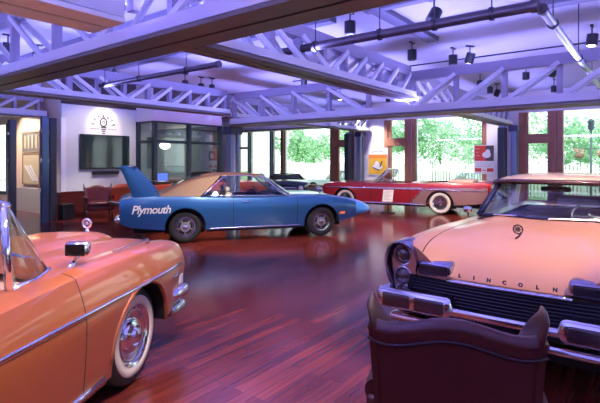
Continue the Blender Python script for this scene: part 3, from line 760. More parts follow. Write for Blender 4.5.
for s in (1,-1):
    be = [(.36,s*.835,.965),(.7,s*.825,.955),(1.3,s*.82,.945),(2.14,s*.81,.935)]; te = [(.80,s*.628,1.355),(1.05,s*.625,1.37),(1.35,s*.62,1.365),(1.67,s*.612,1.33)]
    quad_glass(blue, 'side_window', glass('clear_side', (.85,.92,.92), .12), [be, te])
    MB().tube(be+te[::-1], .012, 6, closed=True).build('window_trim', CHROME_D, blue, True)
    MB().tube([(.98,s*.823,.95),(1.06,s*.627,1.33)], .008, 5).build('window_divider', CHROME_D, blue)
    # wing upright
    sec = lambda z, f: [(lerp3((-1.02,0,0),(-1.27,0,0),f)[0]+q*(.50-.28*f), s*(.80+.03*f)+t*(.045-.02*f), z) for q, t in ((0,0),(.12,-1),(.5,-1),(1,0),(.5,1),(.12,1))]
    MB().grid([sec(.95+.62*f, f**1.15) for f in frange(0,1,9)], close_v=True, cap=True).build('wing_upright', BLUE, blue, True, 60)
mb = MB(); prof = [(-.02,.0),(.06,.028),(.18,.025),(.29,0),(.18,-.012),(.05,-.012)]
mb.grid([[(-1.29+q*.85, y, 1.565+t) for q, t in prof] for y in frange(-.85,.85,9)], close_v=True, cap=True).build('wing_blade', BLUE, blue, True, 60)
lt = text_obj('lettering', 'Plymouth', .255, mat('letter_white'), blue, None, 0, shear=.28, align='LEFT', space=.92, offset=.004)
bb = [v.co.x for v in lt.data.vertices]; k = .75/(max(bb)-min(bb)); x0t = min(bb)
for v in lt.data.vertices:
    x, z = -1.035+(v.co.x-x0t)*k, .64+v.co.y*.92; v.co = (x, -(side_y(pB, x, z)+.005), z)
for s in (1,-1):
    y = -side_y(pB, 3.45, .52)*-s
    MB().box((3.36,y-.012*1,.495),(3.52,y+.012,.545),.006).build('side_marker_lamp', mat('marker_amber', (.55,.10,.03), .3, emit=(1,.25,.05), es=.3), blue)
    h = side_line(pB, [(1.18,.83),(1.30,.835)], s, .012); MB().tube([h[0],(h[0][0]+.02,h[0][1]+s*.02,h[0][2]),(h[1][0]-.02,h[1][1]+s*.02,h[1][2]),h[1]], .012, 6).build('door_handle', CHROME, blue, True)
    MB().tube(side_line(pB, [(x, .285) for x in frange(.5,2.45,8)], s, .004), .012, 5).build('rocker_trim', CHROME_D, blue)
    MB().box((-1.30,s*.55-.22,.62),(-1.25,s*.55+.22,.74),.01).build('tail_lamp', mat('lamp_red', (.35,.01,.01), .2), blue)
MB().box((-1.36,-.84,.46),(-1.25,.84,.57),.03).build('rear_bumper', CHROME, blue, True, 50)
MB().box((3.86,-.45,.375),(4.02,.45,.41),.01).build('air_dam', BLACK, blue)
beige = mat('seat_beige', (.62,.50,.38), .6)
for s in (.36,-.36):
    MB().box((1.0,s-.25,.33),(1.5,s+.25,.55),.06).box((.86,s-.25,.5),(1.02,s+.25,1.0),.06).box((.87,s-.13,1.0),(.97,s+.13,1.13),.045).build('seat', beige, blue, True, 50)
bench(blue, .35, .58, beige, .52, .92, 'rear_seat', .45)
steer(blue, 1.75, .36, .92)
tub(blue, -.1, 2.18, .78, .30, .88, mat('interior_black', (.03,.03,.033), .7))
MB().box((1.98,-.76,.72),(2.16,.76,.90),.03).build('dashboard', mat('interior_black'), blue)
MB().tube([(3.0,-.62,.93),(3.0,-.62,1.0)], .018, 8).box((2.93,-.71,1.0),(3.03,-.53,1.10),.02).build('mirror', CHROME_D, blue, True, 50)
MB().tube([(2.2,.1,.975),(2.05,.5,.99)], .008, 5).build('wiper', BLACK, blue)
st = dict(rim=.20, hub='rally')
for x in (0,2.95):
    for s in (1,-1): wheel(blue, x, s, .765, .335, .21, st)
# ---------------------------------------------------------------- pink sedan at right (front towards the camera)
PINK = paint('paint_pink', (.62,.275,.155), .08, .34, .5)
C = Vector((1.58,3.53)); g = Vector((.6,.8)); ra = C+g*4.0
pink = thing('sedan', 'salmon pink vintage sedan with tan roof, chrome grille and stacked headlamps at right', 'car', (*W(*ra),0), atan2(-.8,-.6)-.917)
zs = pchip([-1.65,-.8,0,1.2,2.2,3.0,3.6,3.92,4.0], [.93,1.0,1.0,.985,1.0,1.015,1.01,.99,.97])
wd = pchip([-1.65,-1.2,0,1.6,3.0,3.7,4.0], [.86,.96,1.0,1.0,1.0,.985,.955])
sl = pchip([-1.65,-.9,.5,2.6,3.5,4.0], [.42,.32,.26,.26,.34,.50])
ctr = pchip([-1.65,0,1.6,2.25,2.7,3.2,3.5,3.7,3.85,3.93,3.98,4.0], [.90,1.02,1.06,1.095,1.085,1.04,.99,.94,.87,.82,.78,.755])
def crownP(x, s):
    d = ctr(x)-zs(x); e = min(1,max(0,(s-.45)/.45)); e = 1-e*e*(3-2*e)
    lipbow = 1
    return d*e + (.012*(1-((s-.9)/.1)**2) if .8 < s < 1 else 0)
pP = dict(x0=-1.65, x1=4.0, wheels=(0,3.2), Ra=.43, zc=.35, sill=sl, zs=zs, Wd=wd, crown=crownP, cab=(-.35,2.2,.80), seams=(.75,2.3), arch=.92,
    ss=[1,.975,.95,.92,.88,.83,.77,.70,.62,.53,.45,.36,.25,.12,0], step=.08, plan=lambda x, s: .07*(1-s*s)*max(0,(x-3.2)/.8),
    tuck=lambda x, t: 1-.05*(1-t)**2-.10*max(0,(t-.72)/.28)**2)
car_shell(pink, PINK, pP)
purp = mat('bezel_chrome', (.45,.40,.50), .15, 1.); lens_m = mat('headlamp_glass', (.06,.038,.03), .08, spec=.9, coat=.8)
for s in (1,-1):
    oval = lambda k, r: (s*.845+r*.155*math.copysign(abs(cos(2*pi*k/32))**.7, cos(2*pi*k/32))*(1 if sin(2*pi*k/32) > 0 else .93), .79+r*.215*sin(2*pi*k/32))
    rows = []
    for x, r in ((3.80,1.04),(4.02,1.0),(4.065,.97),(4.05,.92),(3.95,.90)):
        rows.append([(x+.10*(oval(k,r)[1]-.79), *oval(k, r)) for k in range(32)])
    MB().grid(rows, close_v=True).build('headlamp_bezel', purp, pink, True, 50)
    MB().face([(3.965+.10*(oval(k,.905)[1]-.79), *oval(k,.905)) for k in range(32)]).build('bezel_back', DARK, pink)
    for z in (.885,.70):
        MB().lathe([(.088,0),(.09,.03),(.08,.035)], 24, Matrix.Translation((3.985,s*.845,z)) @ Matrix.Rotation(-pi/2, 4, 'Z')).build('headlamp_ring', CHROME, pink, True)
        MB().lathe([(.082,.01),(.066,.04),(.035,.058),(.003,.063)], 24, Matrix.Translation((3.985,s*.845,z)) @ Matrix.Rotation(-pi/2, 4, 'Z')).build('headlamp', lens_m, pink, True)
    # chrome brow between the lamps and the hood
    MB().box((3.86,s*.70,.735),(4.05,s*.41,.865),.035,seg=3).build('brow', purp, pink, True, 50)
    MB().box((4.04,s*.68,.755),(4.056,s*.44,.84),.012).build('brow_inset', mat('brow_dark', (.07,.055,.065), .3, .6), pink)
    # bumper pod
    y0, y1 = s*.36, s*1.02
    MB().box((3.86,y0,.455),(4.20,y1,.625),.055,seg=3).build('bumper_pod', CHROME, pink, True, 50)
    for a, b in ((.42,.67),(.70,.95)): MB().box((4.185,s*a,.485),(4.207,s*b,.59),.015).build('bumper_lamp', mat('pod_inset', (.13,.10,.11), .22, .7), pink, True, 50)
    MB().box((2.9,s*.98,.47),(4.0,s*1.03,.60),.02).build('bumper_wrap', CHROME, pink, True, 50) if False else None
    MB().box((3.70,s*.60,.30),(3.98,s*.93,.46),.04).build('gravel_pan', PINK, pink, True, 50)
def front_x(y, o=0): return 4.0+.07*(1-(y/.9)**2)+o
grb = MB(); gy = frange(-.74,.74,15)
for k in range(9): grb.tube([(front_x(y,.016), y, .50+.026*k) for y in gy], .0045, 5)
gb = grb.build('grille_bar', mat('grille_bar', (.05,.047,.055), .3, .8), pink)
MB().grid([[(front_x(y,.008), y, z) for y in frange(-.80,.80,17)] for z in (.42,.735)]).build('grille_back', DARK, pink)
strip(pink, 'hood_lip_trim', CHROME, [(front_x(y,.016), y, .738) for y in frange(-.44,.44,13)], .022, .014)
MB().box((4.04,-.40,.475),(4.16,.40,.545),.025).build('bumper_bar', CHROME, pink, True, 50)
MB().box((3.92,-.93,.335),(4.13,.93,.405),.03).build('lower_bumper', CHROME, pink, True, 50)
MB().box((3.88,-.86,.24),(3.98,.86,.42)).build('valance', DARK, pink)
MB().tube([(4.19,-.1,.50),(4.19,-.1,.62)], .012, 6).tube([(4.19,.1,.50),(4.19,.1,.62)], .012, 6).build('bumper_guard', CHROME_D, pink) if False else None
for s in (1,-1):
    ptsS = []
    for x in frange(2.35, 3.99, 24):
        w1 = wd(x)*pP['tuck'](x, 1); q = .80-.03*max(0,(x-3.4)/.6); ptsS.append((x+pP['plan'](x, q), s*w1*q, zs(x)+crownP(x, q)+.0015))
    MB().tube(ptsS, .0045, 5).build('hood_seam', DARK, pink)
# hood letters follow the hood surface
for i, chh in enumerate('LINCOLN'):
    y = -.335+.1117*i; x = 4.066+.07*(1-(y/.9)**2)-.065
    M = Matrix.Translation((x+.016, y, .778)) @ Matrix.Rotation(radians(-25), 4, 'Y') @ Matrix.Rotation(pi/2, 4, 'Z') @ Matrix.Rotation(pi/2, 4, 'X')
    text_obj('hood_letter', chh, .038, mat('letter_chrome_dark', (.06,.05,.05), .25, .6), pink, M, .006, offset=.002)
em = MB(); ez = ctr(3.36)+.012; M = Matrix.Translation((3.38,-.05,ez+.072)) @ Matrix.Rotation(pi/2, 4, 'Y')
em.tube([M @ Vector((.038*cos(2*pi*k/16), .038*sin(2*pi*k/16), 0)) for k in range(16)], .0065, 6, closed=True)
em.tube([M @ Vector((.017*cos(2*pi*k/12), .017*sin(2*pi*k/12), 0)) for k in range(12)], .005, 6, closed=True)
for k in range(4): a = pi*k/4; em.tube([M @ Vector((.038*cos(a),.038*sin(a),0)), M @ Vector((-.038*cos(a),-.038*sin(a),0))], .0028, 4)
em.tube([(3.38,-.02,ez+.05),(3.39,-.04,ez+.015),(3.39,-.07,ez-.012)], .009, 6).build('hood_ornament', mat('ornament_dark', (.12,.10,.10), .2, 1.), pink, True)
base = bowed((2.10,.74,1.06),(2.46,0,1.105),(2.10,-.74,1.06),17); top = bowed((1.72,.60,1.43),(1.92,0,1.455),(1.72,-.60,1.43),17)
indigo = mat('pillar_indigo', (.035,.035,.09), .25, .5)
windshield(pink, base, top, indigo, .026, glass('pink_windshield', (.86,.95,.96), .16), True)
rt = MB(); rows = []
for x, zc_, w in ((1.98,1.452,.56),(1.95,1.49,.62),(1.85,1.515,.65),(1.4,1.54,.69),(.7,1.54,.715),(.2,1.52,.71),(-.05,1.47,.69)):
    bx = .12 if x > 1.3 else 0
    rows.append([(x-bx*(s*s)*1.8, w*s, zc_-.05*s*s*s*s-.015*s*s) for s in frange(-1,1,21)])
rt.grid(rows)
for sgn in (0, 20): rt.grid([[r[sgn] for r in rows], [(r[sgn][0], r[sgn][1], r[sgn][2]-.06) for r in rows]])
rt.build('roof', mat('roof_tan', (.50,.33,.20), .35, coat=.5), pink, True, 50)
strip(pink, 'roof_edge_trim', mat('trim_brown', (.07,.028,.03), .25, .4, coat=.6), [(1.965-.22*s*s, .645*s, 1.462-.028*s**4) for s in frange(-1,1,21)], .045, .032)
tp = MB()
for s in (1,-1):
    MB().tube([(1.72,s*.665,1.44),(1.2,s*.69,1.455),(.2,s*.69,1.45),(-.05,s*.68,1.42)], .02, 6).build('roof_rail', indigo, pink, True)
    MB().grid([[(-.35,s*.82,1.0),(-.05,s*.69,1.44)],[(.05,s*.83,1.0),(.22,s*.70,1.45)]]).build('rear_pillar', mat('roof_tan'), pink)
    quad_glass(pink, 'side_window', CARGLASS, [[(.05,s*.83,1.0),(1.2,s*.83,1.0),(2.05,s*.80,1.04)],[(.22,s*.70,1.45),(1.2,s*.70,1.46),(1.70,s*.665,1.43)]])
    MB().tube([(2.12,s*.86,1.03),(2.12,s*.87,1.09)], .012, 6).box((2.08,s*.87-.05,1.08),(2.13,s*.87+.05,1.15),.02).build('mirror', CHROME, pink, True, 50)
    MB().box((-1.72,s*.75-.09,.62),(-1.62,s*.75+.09,.86),.02).build('tail_lamp', mat('lamp_red'), pink)
    strip(pink, 'side_trim', CHROME, side_line(pP, [(x,.66) for x in frange(-1.2,3.5,20)], s, .008), .012, .012)
quad_glass(pink, 'rear_window', CARGLASS, [[(-.40,y,1.03) for y in frange(-.7,.7,5)],[(-.08,y,1.44) for y in frange(-.62,.62,5)]])
rose_int = mat('interior_rose', (.45,.22,.17), .6)
tub(pink, -.35, 2.2, .80, .30, 1.0, mat('interior_black'))
bench(pink, .95, .66, rose_int, .55, 1.0, 'front_seat'); bench(pink, -.05, .66, rose_int, .55, 1.0, 'rear_seat')
MB().box((1.86,-.78,.88),(2.14,.78,1.03),.05).build('dashboard', mat('dash_dark', (.05,.03,.03), .4), pink, True, 50)
steer(pink, 1.62, -.36*-1, 1.06, .2, mat('wheel_ivory', (.5,.42,.36), .3))
MB().box((1.60,-.16,1.335),(1.64,.16,1.395),.02).tube([(1.64,0,1.39),(1.72,0,1.45)], .01, 6).build('rear_view_mirror', mat('mirror_back', (.10,.045,.04), .3), pink, True, 50)
for y0, d in ((.05,.5),(-.5,.5)): MB().tube([(2.50-.35*y0*y0,y0,1.11),(2.44-.3*(y0+d)**2,y0+d,1.115)], .009, 5).build('wiper', CHROME_D, pink)
MB().box((-1.80,-.92,.42),(-1.64,.92,.56),.03).build('rear_bumper', CHROME, pink, True, 50)
stl = dict(rim=.22, white=(.62,.86), hub='disc')
for x in (0,3.2):
    for s in (1,-1): wheel(pink, x, s, .82, .36, .21, stl)
# ---------------------------------------------------------------- coral convertible at left (seen from behind its front wheel)
CORAL = paint('paint_coral', (.45,.118,.04), .3, .32, .75)
hd = radians(82); f = Vector((cos(hd), sin(hd))); lf = Vector((-f.y, f.x)); fc = Vector((-1.28,3.55)); rc = fc+lf*.86-f*3.1
coral = thing('convertible', 'coral orange vintage convertible at the left edge with whitewall front wheel in view', 'car', (*W(*rc),0), hd-.917)
zs = pchip([-1.5,-.6,0,1.2,2.3,3.1,3.6,3.85,3.96], [.93,.98,.97,.94,.985,.98,.955,.925,.90])
wd = pchip([-1.5,-1.2,0,1.5,2.5,3.1,3.6,3.96], [.86,.93,.97,.965,.965,.97,.955,.925])
sl = pchip([-1.5,-.9,.5,2.6,3.5,3.96], [.42,.32,.25,.25,.33,.46])
pC = dict(x0=-1.5, x1=3.96, wheels=(0,3.1), Ra=.435, zc=.34, sill=sl, zs=zs, Wd=wd, cab=(-.1,2.2,.78), seams=(1.05,2.35), door=(1.05,2.35), step=.08, arch=.96,
    crown=lambda x, s: .065*(1-min(1,max(0,(s-.55)/.25))**2)*(1 if x < 3.5 else max(.0,1-(x-3.5)*1.2)) + (.035*max(0,1-((s-.86)/.14)**2)) - (.02 if s < .7 and x > 3.2 else 0)*0,
    ss=[1,.985,.96,.93,.89,.84,.78,.72,.65,.55,.45,.33,.2,0], rake=lambda x, z: .16*(z-.62)*min(1,max(0,(x-3.45)/.6)), plan=lambda x, s: .16*(.92-.62)*min(1,max(0,(x-3.45)/.6))-(.10*(1-s) if x > 3.9 else 0)*0,
    tuck=lambda x, t: 1-.035*(1-t)**2-.085*max(0,(t-.60)/.40)**1.6)
car_shell(coral, CORAL, pC)
for s in (1,-1):
    strip(coral, 'side_trim', CHROME, side_line(pC, [(x, .765-.01*(x-3)) for x in frange(-1.2,3.86,30)], s, .006), .008, .016)
    strip(coral, 'rocker_trim', CHROME, side_line(pC, [(x, .275) for x in frange(.5,2.58,8)], s, .006), .012, .03)
    # arch lip
    pts = [(3.1+.45*cos(pi*k/20), .34+.96*.45*sin(pi*k/20)) for k in range(21)]
    MB().tube(side_line(pC, pts, s, -.008), .02, 8).build('wheel_arch_lip', CORAL, coral, True)
    pts = [(0+.45*cos(pi*k/20), .34+.96*.45*sin(pi*k/20)) for k in range(21)]
    MB().tube(side_line(pC, pts, s, -.008), .02, 8).build('wheel_arch_lip', CORAL, coral, True)
    MB().tube([(x, y, z) for x, y, z in side_line(pC, [(3.62+.035*k, .665+.012*(k%2)+(.022 if k in (1,4) else 0)) for k in range(7)], s, .006)], .006, 5).build('fender_script', CHROME, coral, True)
    MB().lathe([(.115,0),(.12,.05),(.10,.07)], 24, Matrix.Translation((3.98,s*.72,.78)) @ Matrix.Rotation(-pi/2,4,'Z')).build('headlamp_rim', CHROME, coral, True)
    MB().lathe([(.10,.02),(.07,.07),(.003,.09)], 24, Matrix.Translation((3.98,s*.72,.78)) @ Matrix.Rotation(-pi/2,4,'Z')).build('headlamp', mat('lamp_clear', (.7,.7,.72), .1, spec=.9), coral, True)
    x, z = 3.88, .60; y = side_y(pC, x, z); MB().box((x-.05,s*(y-.03),z-.05),(x+.045,s*(y+.012),z+.05),.015).build('parking_lamp', mat('lamp_clear'), coral, True, 50)
    mb = MB(); mb.box((3.68,s*.66,.435),(4.0,s*.965,.545),.045,seg=3); mb.build('bumper', CHROME, coral, True, 50)
    MB().box((3.70,s*.68,.29),(3.97,s*.945,.40),.04,seg=3).build('bumper_guard', mat('chrome_green', (.55,.68,.60), .12, 1.), coral, True, 50)
    MB().box((3.6,s*.60,.36),(3.95,s*.90,.45),.03).build('gravel_pan', CORAL, coral, True, 50)
MB().box((3.95,-.68,.43),(4.06,.68,.53),.04).build('bumper_bar', CHROME, coral, True, 50)
MB().box((3.90,-.66,.42),(4.0,.66,.72),.03).build('grille_back', DARK, coral)
mb = MB()
for k in range(6): mb.box((4.0,-.62,.46+.042*k),(4.015,.62,.475+.042*k))
mb.build('grille_bar', CHROME, coral)
# hood bulge, ornament, antenna, mirror
mb = MB(); rows = []
for x, w, h in ((2.5,.42,.0),(2.9,.40,.03),(3.4,.36,.045),(3.7,.32,.05),(3.85,.26,.04),(3.93,.16,.01)):
    z0 = zs(min(x,3.96))+.065*(1 if x < 3.5 else max(.0,1-(x-3.5)*1.2)); rows.append([(x+.05, w*s_, z0-.02+(h+.02)*(1-s_**4)) for s_ in frange(-1,1,13)])
mb.grid(rows).build('hood_bulge', CORAL, coral, True)
ox, oz = 3.84, 1.01
mb = MB(); M = Matrix.Translation((ox,0,oz+.095)) @ Matrix.Rotation(pi/2-.1, 4, 'Y')
mb.tube([M @ Vector((.042*cos(2*pi*k/16), .042*sin(2*pi*k/16), 0)) for k in range(16)], .011, 6, closed=True)
for k in range(4): a = pi*k/4; mb.tube([M @ Vector((.04*cos(a),.04*sin(a),0)), M @ Vector((-.04*cos(a),-.04*sin(a),0))], .005, 4)
mb.tube([(ox,0,oz-.02),(ox,0,oz+.05)], [.035,.012], 8).build('hood_ornament', CHROME, coral, True)
MB().tube([(3.45,-.80,1.005),(3.45,-.80,1.045)], [.02,.012], 8).tube([(3.45,-.80,1.04),(2.95,-.78,1.035)], .006, 5).build('antenna', CHROME_D, coral, True)
mx, my, mz = 2.55, -.735, 1.02
MB().tube([(mx-.06,my,mz-.03),(mx-.02,my,mz+.0),(mx+.03,my-.01,mz+.055)], [.03,.018,.014], 8).build('mirror_stalk', CHROME, coral, True)
M = Matrix.Translation((mx+.03,my-.005,mz+.10)) @ Matrix.Rotation(radians(8), 4, 'Z')
mir = MB().box((-.03,-.078,-.05),(.05,.078,.05),.028,M,seg=3).tube([M @ Vector((.04,-.0,0)), M @ Vector((.09,0,0))], [.04,.012], 10).build('mirror', CHROME, coral, True, 50)
MB().box((-.034,-.064,-.038),(-.029,.064,.038),.002,M).build('mirror_glass', mat('mirror_dark', (.05,.04,.04), .05, .8), mir)
base = [(2.00,.735,1.0),(2.22,.72,1.0),(2.44,.64,1.0)]+bowed((2.52,.56,1.005),(2.68,0,1.05),(2.52,-.56,1.005),9)+[(2.44,-.64,1.0),(2.22,-.72,1.0),(2.00,-.735,1.0)]
top = [(2.03,.67,1.45),(2.085,.655,1.455),(2.105,.62,1.46)]+bowed((2.14,.55,1.465),(2.26,0,1.485),(2.14,-.55,1.465),9)+[(2.105,-.62,1.46),(2.085,-.655,1.455),(2.03,-.67,1.45)]
windshield(coral, base, top, CHROME, .018, glass('coral_windshield', (.78,.88,.84), .14), True)
MB().tube(base, .026, 8).build('cowl_moulding', CHROME, coral, True)
for s in (1,-1): MB().tube([(2.44,s*.64,1.0),(2.105,s*.62,1.46)], .009, 6).build('vent_trim', CHROME, coral, True)
cream = mat('seat_coral', (.55,.30,.22), .5)
tub(coral, -.1, 2.2, .74, .30, .95, mat('interior_black'))
bench(coral, .95, .64, cream, .55, .96, 'front_seat'); bench(coral, .1, .6, cream, .53, .92, 'rear_seat', .4)
MB().box((2.02,-.70,.84),(2.35,.70,1.0),.05).build('dashboard', cream, coral, True, 50)
steer(coral, 1.72, .36, 1.02, .2, mat('wheel_ivory'))
MB().box((-.75,-.66,.97),(-.15,.66,1.05),.035).build('folded_top', mat('canvas_white', (.7,.66,.6), .7), coral, True, 50)
MB().box((-1.68,-.92,.42),(-1.48,.92,.56),.04).build('rear_bumper', CHROME, coral, True, 50)
for s in (1,-1): MB().box((-1.56,s*.74-.08,.66),(-1.47,s*.74+.08,.88),.02).build('tail_lamp', mat('lamp_red'), coral)
stl = dict(rim=.235, white=(.645,.83), hub='disc')
for x in (0,3.1):
    for s in (1,-1): wheel(coral, x, s, .77, .365, .21, stl)
# ---------------------------------------------------------------- red convertible by the windows
RED = paint('paint_red', (.38,.018,.028), .2, .3); ROSE = paint('paint_rose', (.34,.19,.175), .3, .35)
h = Vector((-.881,.473)); l = Vector((-.473,-.881)); rr = Vector((4.39,14.5))-l*.86
red = thing('convertible', 'dark red and rose two-tone open convertible parked along the far windows', 'car', (*W(*rr),0), atan2(.473,-.881)-.917)
zs = pchip([-1.45,-1.2,-.6,0,.8,1.6,2.4,3.2,3.8,4.05], [.98,1.02,1.01,.985,.955,.94,.93,.93,.91,.86])
wd = pchip([-1.45,-1.1,0,1.6,3.2,3.8,4.05], [.82,.90,.96,.96,.96,.93,.86])
sl = pchip([-1.45,-.9,.5,2.7,3.6,4.05], [.42,.34,.26,.26,.34,.44])
def two(x, z, s):
    if s is not None: return False
    lim = .55+.45*(.75-z)/.5
    return (x < lim and z < .77) or (.77 <= z < .77+.075*max(0,min(1,(3.9-x)/5)))
pR = dict(x0=-1.45, x1=4.05, wheels=(0,3.2), Ra=.42, zc=.34, sill=sl, zs=zs, Wd=wd, cab=(-.2,2.1,.80), seams=(.95,2.25), m2=ROSE, two=two, ns=18,
    crown=lambda x, s: (.05*(1-s*s) if x > 1.9 else (.03*(1-s*s)-(.07*(1-min(1,max(0,(s-.7)/.3))) if x < -.3 else 0))))
car_shell(red, RED, pR)
for s in (1,-1):
    strip(red, 'side_trim', CHROME, side_line(pR, [(x,.772) for x in frange(-1.35,3.95,24)], s, .008), .012, .02)
    strip(red, 'sweep_trim', CHROME, side_line(pR, [(.50,.76),(.58,.70),(.68,.60),(.80,.48),(.92,.36),(.98,.28)], s, .008), .012, .012)
    strip(red, 'rocker_trim', CHROME, side_line(pR, [(x,.285) for x in frange(.5,2.7,8)], s, .008), .012, .03)
    MB().box((-1.50,s*.80-.06,.70),(-1.40,s*.80+.06,.98),.025).build('tail_lamp', mat('lamp_red'), red, True, 50)
    MB().lathe([(.12,0),(.125,.05),(.09,.09),(.003,.10)], 20, Matrix.Translation((4.0,s*.70,.72)) @ Matrix.Rotation(-pi/2,4,'Z')).build('headlamp', CHROME, red, True)
MB().box((-1.66,-.90,.42),(-1.44,.90,.60),.05).build('rear_bumper', CHROME, red, True, 50)
MB().box((4.0,-.90,.40),(4.22,.90,.56),.05).build('front_bumper', CHROME, red, True, 50)
MB().box((4.0,-.6,.56),(4.07,.6,.72),.02).build('grille', CHROME_D, red)
base = [(2.02,.76,.98)]+bowed((2.14,.72,.985),(2.40,0,1.01),(2.14,-.72,.985),9)+[(2.02,-.76,.98)]
top = [(1.76,.64,1.36)]+bowed((1.80,.60,1.37),(1.95,0,1.39),(1.80,-.60,1.37),9)+[(1.76,-.64,1.36)]
windshield(red, base, top, CHROME, .02, CARGLASS)
ivory = mat('seat_ivory', (.66,.58,.50), .55)
bench(red, .95, .68, ivory, .55, 1.0, 'front_seat'); bench(red, .0, .64, ivory, .53, .98, 'rear_seat', .4)
tub(red, -.2, 2.1, .76, .30, .95, mat('interior_red', (.25,.05,.04), .6))
MB().box((-.95,-.70,.98),(-.22,.70,1.08),.04).build('folded_top', mat('canvas_tan', (.66,.45,.30), .7), red, True, 50)
MB().box((1.95,-.74,.86),(2.15,.74,.97),.04).build('dashboard', mat('interior_red'), red, True, 50)
steer(red, 1.65, .36, 1.0, .2, ivory)
stl = dict(rim=.23, white=(.66,.90), hub='wire')
for x in (0,3.2):
    for s in (1,-1): wheel(red, x, s, .77, .36, .20, stl)
# ---------------------------------------------------------------- information card in front of the red car
p0 = rr+h*1.55+l*1.28
t = thing('information_card', 'cream information card on a black stand leaning by the red convertible', 'sign', (*W(*p0),0), atan2(.473,-.881)-.917+pi)
MB().box((-.2,-.16,0),(.2,.16,.02),.005).tube([(0,0,.02),(0,0,.40)], .02, 8).build('stand', BLACK, t)
M = Matrix.Translation((0,0,.56)) @ Matrix.Rotation(-.35, 4, 'X')
MB().box((-.17,-.008,-.20),(.17,.008,.20),.003,M).build('card', mat('card_cream', (.78,.72,.58), .5), t)
mb = MB()
for k in range(7): mb.box((-.13,-.0095,.14-.045*k),(.13-.05*(k%3),-.0085,.155-.045*k),0,M)
mb.build('small_print', mat('print_brown', (.45,.38,.30), .6), t)
# ---------------------------------------------------------------- simpler cars further off
def simple_car(name, label, cat, loc, rot, col, L=4.6, wb=2.8, Wd=.88, hz=.92, roof=None, wsz=1.32, seatm=None, top_m=None, plates=True, white=False, group=None):
    P_ = paint('paint_'+name+str(len(bpy.data.objects)), col, .2, .3); t = thing(name, label, cat, loc, rot, group)
    x0 = -(L-wb)*.52; x1 = L+x0
    zs = pchip([x0,x0+.3,0,wb*.5,wb,x1-.25,x1], [hz-.10,hz,hz+.01,hz-.01,hz-.02,hz-.08,hz-.18]); wd_ = pchip([x0,x0+.3,0,wb,x1-.2,x1], [Wd*.86,Wd*.96,Wd,Wd,Wd*.95,Wd*.8])
    sl = pchip([x0,x0+.5,.5,wb-.5,x1-.4,x1], [.40,.32,.25,.25,.32,.42]); cb = wb*.72
    p = dict(x0=x0, x1=x1, wheels=(0,wb), Ra=.40, zc=.33, sill=sl, zs=zs, Wd=wd_, cab=(-.2,cb,.82), seams=(wb*.28,wb*.74), crown=lambda x, s: .05*(1-s*s), ns=9, step=.16)
    car_shell(t, P_, p)
    w = Wd*.84
    base = bowed((cb-.12,w*.95,hz+.01),(cb+.2,0,hz+.05),(cb-.12,-w*.95,hz+.01)); ztop = (roof or wsz)
    top = bowed((cb-.55,w*.76,ztop-.03),(cb-.40,0,ztop),(cb-.55,-w*.76,ztop-.03))
    windshield(t, base, top, BLACK if not roof else P_, .025, CARGLASS)
    if roof:
        xs = [cb-.42,cb-.7,wb*.35,.2,-.25]; rw = [[(x-.12*s*s if i == 0 else x, w*.80*s, roof+(.02 if 0 < i < 4 else -.02)-.05*s**4) for s in frange(-1,1,11)] for i, x in enumerate(xs)]
        MB().grid(rw).build('roof', P_, t, True)
        for s in (1,-1):
            quad_glass(t, 'side_window', CARGLASS, [[(-.35,s*w,hz),(wb*.3,s*w,hz),(cb-.12,s*w*.95,hz)],[(-.2,s*w*.8,roof-.06),(wb*.3,s*w*.8,roof-.04),(cb-.55,s*w*.76,roof-.04)]])
            for a, b in (((-.5,s*w,hz),(-.25,s*w*.8,roof-.06)),((wb*.3,s*w,hz),(wb*.3,s*w*.8,roof-.04))): MB().bar(a, b, .05, .09).build('pillar', P_, t)
        quad_glass(t, 'rear_window', CARGLASS, [[(-.55,y,hz+.02) for y in (-w*.9,0,w*.9)],[(-.25,y,roof-.06) for y in (-w*.76,0,w*.76)]])
    else:
        MB().box((-.75,-w*.9,hz),(-.2,w*.9,hz+.11),.04).build('folded_top', top_m or BLACK, t, True, 50)
    bench(t, wb*.30, w*.8, seatm or BLACK, .55, .98, 'front_seat'); bench(t, .05, w*.76, seatm or BLACK, .52, .92, 'rear_seat', .4)
    tub(t, -.2, cb, w*.95, .30, hz-.04, mat('interior_black')); steer(t, cb-.5, w*.42, .98)
    MB().box((x0-.10,-Wd*.92,.40),(x0+.04,Wd*.92,.54),.04).build('rear_bumper', CHROME, t, True, 50); MB().box((x1-.06,-Wd*.9,.38),(x1+.12,Wd*.9,.52),.04).build('front_bumper', CHROME, t, True, 50)
    MB().box((x1-.03,-Wd*.45,.54),(x1+.025,Wd*.45,hz-.22),.02).build('grille', CHROME_D, t)
    for s in (1,-1):
        MB().lathe([(.10,0),(.105,.05),(.07,.08),(.003,.09)], 20, Matrix.Translation((x1-.05,s*Wd*.62,hz-.27)) @ Matrix.Rotation(-pi/2,4,'Z')).build('headlamp', mat('lamp_clear'), t, True)
        MB().box((x0-.03,s*Wd*.68-.09,.60),(x0+.03,s*Wd*.68+.09,.72),.015).build('tail_lamp', mat('lamp_red'), t)
    for x in (0,wb):
        for s in (1,-1): wheel(t, x, s, Wd*.84, .33, .20, dict(rim=.21, hub='disc', white=(.68,.88)) if white else dict(rim=.21, hub='alloy'))
    return t
simple_car('roadster', 'bright orange open car with black top frame, half hidden behind the blue coupe', 'car', (8.45,11.65,0), 0, (.75,.10,.02), L=5.2, wb=2.9, Wd=.90, hz=1.0, top_m=BLACK, seatm=BLACK, white=True)
simple_car('roadster', 'dark navy open car parked beyond the windscreen of the blue coupe', 'car', (*W(-.62,20.5),0), radians(-88)-.917, (.01,.035,.06), L=4.4, wb=2.6, Wd=.86, hz=.93, wsz=1.14)
